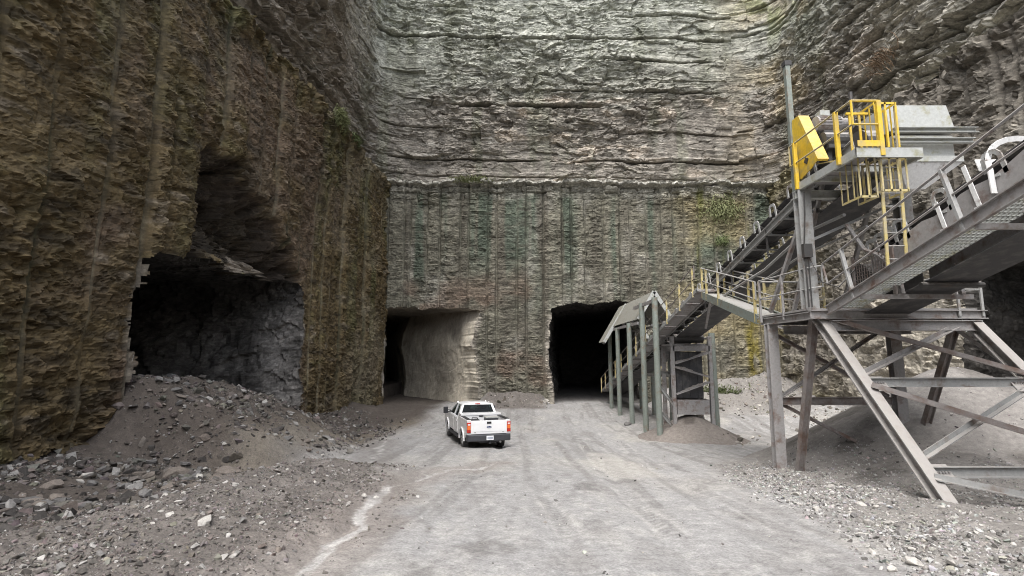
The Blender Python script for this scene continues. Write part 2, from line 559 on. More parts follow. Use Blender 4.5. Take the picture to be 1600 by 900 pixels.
def d_upper(u, z):
    big = 0.7 * fbm(u * 0.07, z * 0.10, 3, 311) + 0.22 * fbm(u * 0.3, z * 0.4, 3, 312)
    a = fbm(u * 0.7, z * 0.7, 2, 343) * 0.35
    dip = z + 0.03 * u + 0.25 * fbm(u * 0.15, z * 0.2, 2, 344)
    l1, e1, _, _ = layers(u, dip, 1.15, 321, 3.0, 10, 0.5)
    l2, e2, _, _ = layers(u, dip, 0.40, 331, 3, 10.0, 0.8)
    l3, e3, _, _ = layers(u, dip, 0.17, 341, 1.5, 6.0, 0.7)
    f1, ef = facets(u / 1.3 + a, dip / 0.7 + a, 351, 2.2)
    f2, ef2 = facets(u / 0.8 + a, dip / 0.30, 361, 2.4)
    f3, _ = facets(u / 0.4 + a, dip / 0.17, 364, 2.4)
    f0, _ = facets(u / 3.6 + 0.4 * a, dip / 1.9, 357, 0.9, 5.0)
    f9, _ = facets(u / 1.7 + 0.6 * a, dip / 0.8, 358, 0.9, 5.0)
    rough = ss(-0.05, 0.45, fbm(u * 0.09, z * 0.14, 3, 371) + 0.40 * np.exp(-((z - 27.0) / 3.5) ** 2) + 0.45 * np.exp(-((u - 41) / 6.0) ** 2) + 0.45 * np.exp(-((u + 1) / 4.0) ** 2))
    d = 0.8 * big + 0.34 * f0 + 0.20 * f9 + (0.13 + 0.07 * rough) * l1 + (0.08 + 0.05 * rough) * l2 + 0.03 * l3 + 0.24 * rough * f1 + (0.02 + 0.09 * rough) * f2 + (0.015 + 0.04 * rough) * f3
    side = np.clip((u - 44) / 8, 0, 1) + np.clip((-6 - u) / 6, 0, 1)
    d = d + 0.6 * side * (l1 + 0.7 * l2 + 0.5 * f1)
    zz = dip - 0.03 * u + 0.02 * (u - 17) * (u < 34) + 0.12 * f0 + 0.05 * fbm(u * 1.3, z * 0 + 9.0, 3, 382)
    for i, (zc, u0, u1, dep, wd) in enumerate(NOTCH):
        m = ss(u0 - 2, u0 + 2, u) * (1 - ss(u1 - 2, u1 + 2, u)) * (0.22 + 0.78 * ss(-0.4, 0.1, fbm(u * 0.35, u * 0 + i * 7.7, 3, 390 + i) + 0.1))
        x = (zz - zc) / wd
        d = d - dep * m * np.exp(-x * x) + 0.25 * dep * m * ss(0.5 * wd, 1.6 * wd, zz - zc) * (1 - ss(0.25, 0.6, zz - zc))
    return d


def lerp3(a, b, t):
    return a * (1 - t[..., None]) + np.asarray(b) * t[..., None]


def c_left(u, z):
    n = fbm(u * 0.25, z * 0.3, 4, 401); n2 = fbm(u * 1.6, z * 2.6, 4, 402)
    c = np.ones(np.shape(u) + (3,)) * np.array((0.104, 0.077, 0.039))
    k = grooves(u, z, 1.45, 20, 0.09, 0.075)
    c = c * (1 + 0.25 * k[1])[..., None]
    c = lerp3(c, (0.084, 0.079, 0.034), 0.9 * ss(-0.05, 0.45, fbm(u * 0.5, z * 0.12, 3, 403)))          # olive film in vertical bands
    c = lerp3(c, (0.132, 0.112, 0.052), 0.8 * ss(0.1, 0.55, n2) * ss(-0.2, 0.4, fbm(u * .3, z * .2, 3, 409)))
    c = lerp3(c, (0.122, 0.088, 0.066), 0.7 * ss(0.1, 0.55, n))
    c = lerp3(c, (0.050, 0.040, 0.026), 0.7 * ss(0.12, 0.5, fbm(u * 0.8, z * 2.4, 5, 405)))
    c = lerp3(c, (0.23, 0.195, 0.15), 0.7 * ss(0.35, 0.7, fbm(u * 1.0, z * 2.2, 4, 404)))
    alg = ss(-0.2, 0.3, fbm(u * 0.3, z * 0.15, 2, 406))
    c = lerp3(c, (0.045, 0.048, 0.026), 0.75 * (1 - ss(0.03, 0.13, k[2])) * alg)      # algae runs down the drill marks
    c = lerp3(c, (0.20, 0.18, 0.13), 0.7 * (1 - ss(0.02, 0.07, k[2])) * (1 - alg) * k[3])
    c = lerp3(c, (0.19, 0.165, 0.115), 0.6 * ss(28.0, 40.0, u) * ss(-0.3, 0.3, n))
    c = lerp3(c, (0.17, 0.155, 0.135), 0.7 * (1 - ss(0, 0.22, polydist(u, z, T_LEFT) + 0.15 * n2)) * (z < 7.5))
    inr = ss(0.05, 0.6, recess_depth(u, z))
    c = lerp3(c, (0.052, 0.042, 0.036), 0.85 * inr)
    w = fbm(u * 0.9, z * 0.9, 3, 71) * 0.35
    return lerp3(c, (0.26, 0.225, 0.185), 0.85 * inpoly(u + w, z + w * .7, [(22.5, 8.1), (23.3, 9.2), (25.2, 8.9), (26.7, 8.2)]).astype(float))


def c_back(u, z):
    n = fbm(u * 0.22, z * 0.25, 4, 411); n3 = fbm(u * 1.8, z * 2.2, 4, 410)
    c = np.ones(np.shape(u) + (3,)) * np.array((0.150, 0.143, 0.115))
    k = grooves(u, z, 1.25, 120, 0.10, 0.075)
    c = c * (1 + 0.22 * k[1])[..., None]
    c = lerp3(c, (0.245, 0.235, 0.205), 0.75 * ss(0.1, 0.5, fbm(u * 0.6, z * 0.4, 4, 414)))
    c = lerp3(c, (0.105, 0.095, 0.078), 0.6 * ss(0.0, 0.45, fbm(u * 1.1 + 9, z * 0.08, 4, 413)))  # dark wet streaks
    c = lerp3(c, (0.085, 0.108, 0.083), 0.85 * ss(-0.15, 0.35, fbm(u * 1.0, z * 0.07, 4, 412) + 0.35 * fbm(u * 0.12 + 2, z * 0, 2, 420)) * ss(8, 13, z + 3 * n) * (1 - ss(18, 19.0, z)))     # green seep streaks
    c = lerp3(c, (0.09, 0.082, 0.066), 0.5 * ss(0.1, 0.6, fbm(u * 1.0, z * 2.4, 5, 419)))
    c = lerp3(c, (0.16, 0.11, 0.085), 0.6 * ss(0.15, 0.55, fbm(u * 0.3 + 4, z * 0.3, 4, 417)) * (1 - ss(9, 13, z)))
    c = lerp3(c, (0.38, 0.37, 0.33), 0.7 * ss(17.8, 19.2, z + n + 0.6 * n3))
    c = lerp3(c, (0.42, 0.41, 0.375), 0.8 * ss(BENCH - 0.45, BENCH - 0.3, z + 0.2 * n3))  # pale lip rock, lightened further for the sky light it catches
    c = lerp3(c, (0.235, 0.20, 0.115), 0.7 * ss(12.5, 16, u) * ss(-0.3, 0.3, n) * (1 - ss(17.5, 19, z)))
    c = lerp3(c, (0.065, 0.065, 0.05), 0.45 * (1 - ss(0.03, 0.10, k[2])) * ss(-0.1, 0.3, fbm(u * .2, z * .2, 2, 421)))
    c = lerp3(c, (0.16, 0.135, 0.03), 0.95 * (1 - ss(0.25, 0.75, np.abs(u - 20.6 + 0.5 * fbm(z * 0.3, z * 0, 2, 415)))) * (1 - ss(6.5, 9.5, z)) * ss(-0.6, 0.0, fbm(u * 2, z * .4, 3, 418)))  # yellow moss strip
    c = lerp3(c, (0.12, 0.125, 0.035), 0.8 * ss(0.05, 0.45, fbm(u * 1.4, z * 0.16, 3, 416)) * ss(14, 16.5, u) * ss(9, 12, z) * (1 - ss(18.5, 19.5, z)))
    for T in (T_MID, T_BACK):
        c = lerp3(c, (0.36, 0.33, 0.29), 0.75 * (1 - ss(0.05, 0.55, polydist(u, z, T) + 0.25 * n)) * ss(0.3, -0.3, z - 7.8))
    return c


def c_right(u, z):
    n = fbm(u * 0.2, z * 0.25, 4, 421)
    c = np.ones(np.shape(u) + (3,)) * np.array((0.165, 0.15, 0.13))
    c = lerp3(c, (0.33, 0.305, 0.26), ss(23, 27, u + 2 * n) * (1 - ss(34, 38, u + 2 * n)) * (1 - ss(8, 12, z + 3 * n)))
    c = lerp3(c, (0.08, 0.075, 0.065), 0.7 * ss(0, 0.5, fbm(u * 0.7, z * 0.1, 4, 422)) * ss(8, 12, z))
    c = lerp3(c, (0.22, 0.205, 0.18), 0.6 * ss(0.1, 0.5, fbm(u * 0.6, z * 0.9, 4, 423)))
    c = lerp3(c, (0.17, 0.15, 0.08), 0.7 * ss(35, 40, u) * ss(-.2, .3, n))
    return c


def c_upper(u, z):
    n = fbm(u * 0.10, z * 0.16, 4, 431); n2 = fbm(u * 0.35, z * 1.2, 4, 432); n3 = fbm(u * 1.1, z * 3.0, 5, 430)
    c = np.ones(np.shape(u) + (3,)) * np.array((0.275, 0.273, 0.245))
    # purple brown beds in the middle, paler limestone higher up
    c = lerp3(c, (0.215, 0.195, 0.175), 0.85 * (1 - ss(26.5, 30.5, z + 3.0 * n + 1.5 * n2)))
    c = lerp3(c, (0.345, 0.355, 0.32), 0.9 * ss(29.5, 36.0, z + 3.0 * n + 2.5 * n2))
    c = lerp3(c, (0.44, 0.385, 0.33), 0.7 * ss(0.22, 0.5, fbm(u * 0.4, z * 0.9, 4, 433)) * (1 - ss(28, 30, z)) * ss(6, 12, u) * (1 - ss(48, 52, u)))
    c = lerp3(c, (0.17, 0.175, 0.135), 0.55 * ss(0.05, 0.5, fbm(u * 0.8, z * 0.12, 4, 434)))
    c = lerp3(c, (0.34, 0.285, 0.19), 0.55 * ss(31, 37, u + 3 * n) * (1 - ss(42, 46, u)) * ss(-0.25, 0.3, fbm(u * 0.3, z * 0.3, 3, 435)))
    c = lerp3(c, (0.19, 0.22, 0.09), 0.7 * ss(0.15, 0.45, fbm(u * 0.5, z * 0.35, 4, 436)) * ss(30, 37, z) * (ss(33, 38, u) + (1 - ss(2, 7, u)) * 0.6).clip(0, 1))
    c = lerp3(c, (0.20, 0.17, 0.14), 0.85 * (1 - ss(-7, 2, u + 4 * n)) * (1 - ss(33, 40, z)))
    c = lerp3(c, (0.36, 0.345, 0.305), 0.8 * ss(45, 50, u + 3 * n))
    c = lerp3(c, (0.11, 0.10, 0.09), 0.35 * ss(0.2, 0.6, n3))
    return lerp3(c, (0.42, 0.41, 0.38), 0.35 * ss(0.25, 0.6, fbm(u * 0.9 + 7, z * 2.6, 5, 437)))


def build_wall(name, P, Nn, u0, u1, z0, z1, du, dz, dfn, cfn, mat, holes=(), top_noise=0.0):
    us = np.linspace(u0, u1, int((u1 - u0) / du) + 1)
    zs = np.linspace(z0, z1, int((z1 - z0) / dz) + 1)
    U, Z = np.meshgrid(us, zs)
    D = dfn(U, Z)
    if top_noise:
        k = ss(z1 - 1.5, z1, Z)
        bl, _, _, _ = layers(U, U * 0 + 3.3, 0.8, 501, 1, 2.5)
        Zg = Z + k * (top_noise * bl + 0.15 * fbm(U * 1.5, U * 0, 3, 502))
    else:
        Zg = Z
    px, py = P(U); nx, ny = Nn(U)
    V = np.stack([px + nx * D, py + ny * D, Zg], -1).reshape(-1, 3)
    C = cfn(U, Z).reshape(-1, 3)
    nu, nz = len(us), len(zs)
    idx = np.arange(nu * nz).reshape(nz, nu)
    F = np.stack([idx[:-1, :-1], idx[:-1, 1:], idx[1:, 1:], idx[1:, :-1]], -1).reshape(-1, 4)
    if holes:
        uc = 0.25 * (U[:-1, :-1] + U[1:, 1:] + U[:-1, 1:] + U[1:, :-1]); zc = 0.25 * (Z[:-1, :-1] + Z[1:, 1:] + Z[:-1, 1:] + Z[1:, :-1])
        w = 0.22 * fbm(uc * 1.3, zc * 1.3, 4, 511) + 0.05 * facets(uc / 0.8, zc / 0.6, 515, 1.0)[0]
        keep = np.ones(uc.shape, bool)
        for T in holes:
            keep &= ~inpoly(uc + w, zc + w, T)
        F = F[keep.reshape(-1)]
        used = np.zeros(len(V), bool); used[F.ravel()] = True
        re = np.cumsum(used) - 1
        F = re[F]; V = V[used]; C = C[used]
    o = link_mesh(name, V, F, mat, smooth=False, col=C)
    tag(o, kind='structure')
    return o


def straight(ax, ay, dx, dy, nx, ny):
    return (lambda u: (ax + dx * u, ay + dy * u)), (lambda u: (nx + 0 * u, ny + 0 * u))


# left wall: u = Y
_k = math.hypot(1, 0.052)
PL, NL = (lambda u: (left_x(u), u)), (lambda u: (1 / _k + 0 * u, -0.052 / _k + 0 * u))
PB, NB = (lambda u: (u, BACK_Y + 0 * u)), (lambda u: (0 * u, -1 + 0 * u))
PR, NR = (lambda u: (RIGHT_X + 0 * u, u)), (lambda u: (-1 + 0 * u, 0 * u))

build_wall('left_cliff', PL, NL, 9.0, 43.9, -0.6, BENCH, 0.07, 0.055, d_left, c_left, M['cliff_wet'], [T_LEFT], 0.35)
build_wall('back_cliff', PB, NB, -11.2, 23.2, -0.6, BENCH, 0.075, 0.06, d_back, c_back, M['cliff'], [T_MID, T_BACK], 0.18)
build_wall('right_cliff', PR, NR, 4.0, 43.9, -0.6, BENCH, 0.10, 0.09, d_right, c_right, M['cliff'], [T_RIGHT], 0.5)
# unseen pit walls behind the camera; the rear ones lowered for sky light
build_wall('left_cliff', PL, NL, -3.0, 9.05, -0.6, BENCH, 0.4, 0.4, d_left, c_left, M['cliff_wet'])
build_wall('left_cliff', PL, NL, -22.0, -2.9, -0.6, 13.0, 0.5, 0.5, d_left, c_left, M['cliff_wet'])
build_wall('right_cliff', PR, NR, -22.0, -2.9, -0.6, 13.0, 0.5, 0.5, d_right, c_right, M['cliff'])
build_wall('right_cliff', PR, NR, -3.0, 4.05, -0.6, BENCH, 0.4, 0.4, d_right, c_right, M['cliff'])
build_wall('unseen_rear_cliff', (lambda u: (u, -22.0 + 0 * u)), (lambda u: (0 * u, 1 + 0 * u)), -15, 24, -0.6, 13.0, 0.5, 0.5, d_right, c_right, M['cliff'])


# upper wall: one run left -> back -> right with rounded corners; u = 0 at the back-left corner
def make_path(pts, rad):
    out = []
    n = len(pts)
    for i, p in enumerate(pts):
        p = np.array(p, float)
        if i in (0, n - 1) or rad[i] == 0:
            out.append(p); continue
        a = np.array(pts[i - 1], float) - p; b = np.array(pts[i + 1], float) - p
        a /= np.linalg.norm(a); b /= np.linalg.norm(b)
        r = rad[i]
        for t in np.linspace(0, 1, 24):
            q = p + a * r * (1 - t) ** 2 + b * r * t ** 2
            out.append(q)
    out = np.array(out)
    L = np.concatenate([[0], np.cumsum(np.linalg.norm(np.diff(out, axis=0), axis=1))])
    return out, L


SB = 1.7                          # set-back of the upper wall on the bench
pts, L = make_path([(left_x(-22) - SB, -22), (left_x(BACK_Y) - SB, BACK_Y + SB), (RIGHT_X + SB, BACK_Y + SB), (RIGHT_X + SB, -22)], [0, 3.2, 4.5, 0])
ucorner = 65.5                    # path length at the back-left corner -> u about 0
dense = np.linspace(0, L[-1], 1200)
qx = np.interp(dense, L, pts[:, 0]); qy = np.interp(dense, L, pts[:, 1])
tx = np.gradient(qx, dense); ty = np.gradient(qy, dense)
tn = np.hypot(tx, ty)
PU = lambda u: (np.interp(u + ucorner, dense, qx), np.interp(u + ucorner, dense, qy))
NU = lambda u: (np.interp(u + ucorner, dense, ty / tn), np.interp(u + ucorner, dense, -tx / tn))
build_wall('upper_cliff', PU, NU, -34.0, 64.0, BENCH - 1.2, 42.5, 0.095, 0.062, d_upper, c_upper, M['cliff'])
build_wall('upper_cliff', PU, NU, -46.0, -33.9, BENCH - 1.2, 42.5, 0.3, 0.2, d_upper, c_upper, M['cliff'])
build_wall('upper_cliff', PU, NU, 63.9, 80.0, BENCH - 1.2, 42.5, 0.3, 0.2, d_upper, c_upper, M['cliff'])
build_wall('upper_cliff_crest', PU, NU, -46.0, 80.0, 42.3, TOP, 0.5, 0.4, d_upper, c_upper, M['cliff'])

# the bench itself and the land round the pit
def ring(name, inner, outer, z, mat, col):
    zf = z if callable(z) else (lambda y: z)
    vs = [(x, y, zf(y)) for x, y in inner] + [(x, y, zf(y)) for x, y in outer]
    n = len(inner)
    fs = np.array([(i, (i + 1) % n, n + (i + 1) % n, n + i) for i in range(n if callable(z) else n - 1)])
    o = link_mesh(name, vs, fs, mat, col=np.tile(np.array(col), (2 * n, 1)))
    return tag(o, kind='structure')


ib = [(left_x(-22) - .35, -22), (left_x(BACK_Y) - .35, BACK_Y + .35), (RIGHT_X + .35, BACK_Y + .35), (RIGHT_X + .35, -22)]
ob = [(left_x(-22) - 4, -24), (left_x(BACK_Y) - 4, BACK_Y + 4), (RIGHT_X + 4, BACK_Y + 4), (RIGHT_X + 4, -24)]
ib[0] = (left_x(-3) - .35, -3); ib[3] = (RIGHT_X + .35, -3); ob[0] = (left_x(-3) - 4, -3); ob[3] = (RIGHT_X + 4, -3)
ring('bench', ib, ob, BENCH - 0.12, M['ground'], (0.3, 0.29, 0.25))
ring('terrain', [(-15.5, -23), (-13, BACK_Y + 2), (RIGHT_X + 2, BACK_Y + 2), (RIGHT_X + 2, -23)], [(-400, -400), (-400, 450), (420, 450), (420, -400)], (lambda y: TOP - 0.3 if y > 0 else 12.8), M['ground'], (0.09, 0.11, 0.05))  # rear land dropped low to open the sky behind the camera


# tunnels
def build_tunnel(name, T, P, Nn, dfn, depth, shift, cfn, mat, seed, amp=1.0, ks=1.0):
    T = np.array(T, float)
    seg = np.linalg.norm(np.diff(T, axis=0), axis=1)
    Ls = np.concatenate([[0], np.cumsum(seg)])
    s = np.linspace(0, Ls[-1], int(Ls[-1] / 0.13))
    u = np.interp(s, Ls, T[:, 0]); z = np.interp(s, Ls, T[:, 1])
    # ride on the same ragged edge as the hole in the wall, a touch outside it
    cu, cz = T[:, 0].mean(), 4.0
    du, dzv = u - cu, z - cz
    ln = np.hypot(du, dzv)
    w = 0.22 * fbm(u * 1.3, z * 1.3, 4, 511) + 0.05 * facets(u / 0.8, z / 0.6, 515, 1.0)[0]
    u0 = u - w + du / ln * 0.08; z0 = z - w + dzv / ln * 0.08
    dep = np.concatenate([np.arange(0, 3, 0.12), np.arange(3, 14, 0.2), np.arange(14, depth, 0.8)])
    S, Dp = np.meshgrid(s, dep)
    f1, _ = facets(S / 0.9, ks * Dp / 1.1, seed, 1.4); f2, _ = facets(S / 0.3, ks * Dp / 0.35, seed + 10, 1.2)
    d = (0.35 * fbm(S * 0.2, Dp * 0.2, 3, seed + 20) + amp * 0.30 * f1 + amp * 0.10 * f2 + 0.06 * fbm(S * 2, ks * Dp * 2, 3, seed + 30)) * ss(0, 0.5, Dp)
    d = d - 0.25 * ss(0.3, 3.0, Dp)
    kf = ss(0.0, 1.6, Dp)
    UU = u0[None, :] * (1 - kf) + u[None, :] * kf - du / ln * d; ZZ = z0[None, :] * (1 - kf) + z[None, :] * kf - dzv / ln * d * 0.6
    d0 = dfn(u0, z0)[None, :] * (1 - ss(0, 2.0, Dp)) + 0.0
    px, py = P(UU); nx, ny = Nn(UU)
    if callable(shift):
        sh = shift(Dp)
    else:
        sh = shift * Dp
    tx_, ty_ = (-ny, nx)                     # along-wall direction
    qx_ = px + nx * (d0 - Dp) + (1 if abs(ny[0, 0]) > .5 else 0) * sh
    qy_ = py + ny * (d0 - Dp) + (1 if abs(nx[0, 0]) > .5 else 0) * sh
    V = np.stack([qx_, qy_, ZZ], -1).reshape(-1, 3)
    n, m = len(s), len(dep)
    idx = np.arange(n * m).reshape(m, n)
    F = np.stack([idx[:-1, :-1], idx[:-1, 1:], idx[1:, 1:], idx[1:, :-1]], -1).reshape(-1, 4)
    C = cfn(S, Dp, ZZ).reshape(-1, 3)
    # closed far end
    last = idx[-1]
    cen = V[last].mean(0)
    V = np.vstack([V, cen[None]]); C = np.vstack([C, C[-1:]])
    o = link_mesh(name, V, F, mat, col=C)
    tag(o, kind='structure')
    e = link_mesh(name + '_end', V[np.append(last, len(V) - 1)], np.array([(i, (i + 1) % n, n) for i in range(n)]), mat, col=C[np.append(last, len(V) - 1)])
    tag(e, kind='structure')


def ct(base, roof_shade):
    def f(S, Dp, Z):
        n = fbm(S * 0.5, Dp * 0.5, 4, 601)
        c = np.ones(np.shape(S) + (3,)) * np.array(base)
        c = c * (1 + 0.5 * (1 - ss(1.0, 4.0, Dp + n)))[..., None]      # daylight at the mouth put into the colour, plain tone deeper in
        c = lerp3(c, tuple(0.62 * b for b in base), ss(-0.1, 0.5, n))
        return lerp3(c, roof_shade, 0.8 * ss(5.2, 7.8, Z + 0.8 * n))  # shade under the roof painted in as a darker tone
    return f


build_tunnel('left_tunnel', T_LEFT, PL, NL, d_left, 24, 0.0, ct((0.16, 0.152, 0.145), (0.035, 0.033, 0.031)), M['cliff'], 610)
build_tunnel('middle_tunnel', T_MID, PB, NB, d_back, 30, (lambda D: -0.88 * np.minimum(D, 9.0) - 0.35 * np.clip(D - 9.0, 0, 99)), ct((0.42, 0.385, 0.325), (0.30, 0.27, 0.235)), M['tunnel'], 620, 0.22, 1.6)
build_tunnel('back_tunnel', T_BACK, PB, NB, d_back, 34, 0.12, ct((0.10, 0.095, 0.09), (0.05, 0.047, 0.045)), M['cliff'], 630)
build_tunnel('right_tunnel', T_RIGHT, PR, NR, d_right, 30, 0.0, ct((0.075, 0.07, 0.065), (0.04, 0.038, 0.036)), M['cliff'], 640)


# ------------------------------------------------------------------ ground
def polyline_d(X, Y, pl):
    d = np.full(np.shape(X), 1e9)
    for (x0, y0), (x1, y1) in zip(pl[:-1], pl[1:]):
        ex, ey = x1 - x0, y1 - y0
        t = np.clip(((X - x0) * ex + (Y - y0) * ey) / (ex * ex + ey * ey), 0, 1)
        d = np.minimum(d, np.hypot(X - x0 - t * ex, Y - y0 - t * ey))
    return d


TRICKLE = [(-2.6, 3.0), (-2.54, 6.76), (-2.65, 7.6), (-2.45, 8.6), (-2.8, 10.0), (-2.75, 11.8), (-2.9, 12.4), (-2.5, 13.9), (-2.2, 14.9), (-1.95, 16.3), (-1.4, 16.8), (-1.0, 17.2), (-0.7, 18.5)]


TRICKLE_B = [(-2.75, 11.8), (-3.3, 13.2), (-4.0, 15.3), (-4.9, 18.5), (-5.5, 22.0), (-6.2, 26.0)]


def ground_z(X, Y, fine=True):
    z = 0.045 * ((25.5 - Y) + np.sqrt((25.5 - Y) ** 2 + 9.0))
    z = z + 0.35 * ss(34, 42, Y)
    z = z + 0.10 * fbm(X * 0.18, Y * 0.18, 3, 701)
    dl = X - (-12.2 + 0.052 * (Y - 18.0))                 # distance from the left wall
    # spoil that half fills the left tunnel mouth and runs out on to the floor
    hr = np.interp(Y, [14.2, 15.6, 17.2, 20.0, 22.6, 26.0, 28.7, 31.5, 36.0], [0.0, 0.55, 2.9, 2.95, 2.7, 1.95, 1.2, 0.6, 0.0])
    heap = hr - 0.52 * np.clip(dl - 0.3 + 0.5 * fbm(X * 0.4, Y * 0.4, 3, 702), 0, 20) - 0.13 * np.clip(-dl - 1.0, 0, 20) + 0.22 * fbm(X * 0.6, Y * 0.6, 3, 712)
    heap = np.clip(heap, 0, 9) * ss(13.8, 15.0, Y)
    tail = heap * 0
    scree = np.clip(0.75 - 0.28 * dl, 0, 3) * ss(-2, 5, Y) * (1 - ss(37, 43, Y)) * (0.75 + 0.5 * vn(Y * 0.3, Y * 0, 703))
    scree = np.where(dl > -1.5, scree, np.clip(0.75 + .28 * 1.5, 0, 2))
    hill = np.maximum(heap, np.maximum(tail, scree))
    z = z + hill + 0.10 * fbm(X * 1.1, Y * 1.1, 3, 704) * ss(0.02, 0.4, hill)
    # graded windrow of gravel along the left of the road
    cx = -5.75 - 0.5 * ss(10, 6, Y) + 0.25 * fbm(Y * 0.25, Y * 0, 2, 705)
    wd = np.where(X < cx, (cx - X) / 1.0, (X - cx) / 3.0)
    berm = 0.40 * np.exp(-wd * wd * 1.2) * ss(1, 4, Y) * (1 - ss(15.0, 18.0, Y))
    z = z + berm * (1 + 0.35 * fbm(X * 0.9, Y * 0.9, 3, 706))
    # rubble along the back wall and in the right rear corner
    br = np.clip(0.9 - 0.38 * (BACK_Y - Y), 0, 1.3) * ss(-3.3, -1.8, X) * (1 - ss(2.3, 3.3, X))
    br2 = np.clip(2.1 - 0.34 * (BACK_Y - Y), 0, 2.4) * ss(11.0, 14.0, X)
    br3 = np.clip(1.0 - 0.30 * (RIGHT_X - X), 0, 1.4) * ss(27.5, 31, Y)
    hump = 0.55 * np.exp(-((X - 15.5) / 4.5) ** 2 - ((Y - 33.5) / 2.2) ** 2)
    z = z + np.maximum(np.maximum(br, br2), br3) * (1 + 0.35 * fbm(X * 0.8, Y * 0.8, 3, 707)) + hump
    # dust bank beside the canopy posts
    z = z + 0.35 * np.exp(-((X - 8.8) / 1.6) ** 2 - ((Y - 33) / 6.5) ** 2)
    # gravel apron, right
    ap = ss(0.0, 2.5, X - 4.4 - 0.16 * (Y - 8)) * (1 - ss(17, 21, Y)) * ss(-4, 2, Y)
    z = z + ap * (0.22 + 0.10 * fbm(X * 0.8, Y * 0.8, 3, 708))
    if fine:
        gm = gravel_mask(X, Y)
        z = z + (0.012 + 0.055 * gm) * fbm(X * 5.0, Y * 5.0, 4, 709) + 0.025 * fbm(X * 1.6, Y * 0.7, 3, 710) * (1 - gm)
        # wheel ruts
        for off in (-1.1, 0.75, 2.6, 4.1):
            xr = off + 0.10 * (Y - 10) * 0.35 + 0.35 * fbm(Y * 0.12, Y * 0 + off, 2, 711)
            z = z - 0.055 * np.exp(-((X - xr) / 0.22) ** 2) * (0.5 + vn(Y * .5, Y * 0 + off, 712)) * (1 - gm)
        td = polyline_d(X, Y, TRICKLE)
        z = z - 0.06 * np.exp(-(td / 0.22) ** 2)
    return z


def gravel_mask(X, Y):
    w = 0.9 * fbm(X * 0.35, Y * 0.35, 4, 721)
    left = ss(-2.0, -3.6, X + w + 0.12 * (Y - 12) * (Y > 12) ) * (1 - ss(15, 18.5, Y + w))
    tl = ss(-7.2, -9.0, X + w - 0.10 * (Y - 20) * (Y > 20))
    right = ss(0.2, 1.2, X - 4.7 - 0.14 * (Y - 8) + 0.5 * w) * (1 - ss(16, 20, Y)) 
    corner = ss(12, 15, X + w) * ss(36, 39, Y + w * 0.5)
    mid = ss(-3.0, -2.0, X) * (1 - ss(2.3, 3.1, X)) * ss(39.5, 41.0, Y + w)
    return np.clip(np.maximum.reduce([left, tl, right, corner, mid]), 0, 1)


TRACKS = [([(1.9, 4.0), (1.75, 10.0), (1.2, 16.0), (0.2, 22.0), (-2.5, 31.0), (-6.0, 40.0)], 0.86), ([(3.4, 4.0), (3.6, 11.0), (3.9, 18.0), (4.4, 26.0), (6.0, 38.0)], 0.95)]


def track_d(X, Y, pl):
    d = np.full(np.shape(X), 1e9); sdist = np.zeros(np.shape(X)); run = 0.0
    for (x0, y0), (x1, y1) in zip(pl[:-1], pl[1:]):
        ex, ey = x1 - x0, y1 - y0
        L2 = ex * ex + ey * ey
        t = np.clip(((X - x0) * ex + (Y - y0) * ey) / L2, 0, 1)
        q = np.hypot(X - x0 - t * ex, Y - y0 - t * ey)
        m_ = q < d
        d = np.where(m_, q, d); sdist = np.where(m_, run + t * math.sqrt(L2), sdist)
        run += math.sqrt(L2)
    return d, sdist


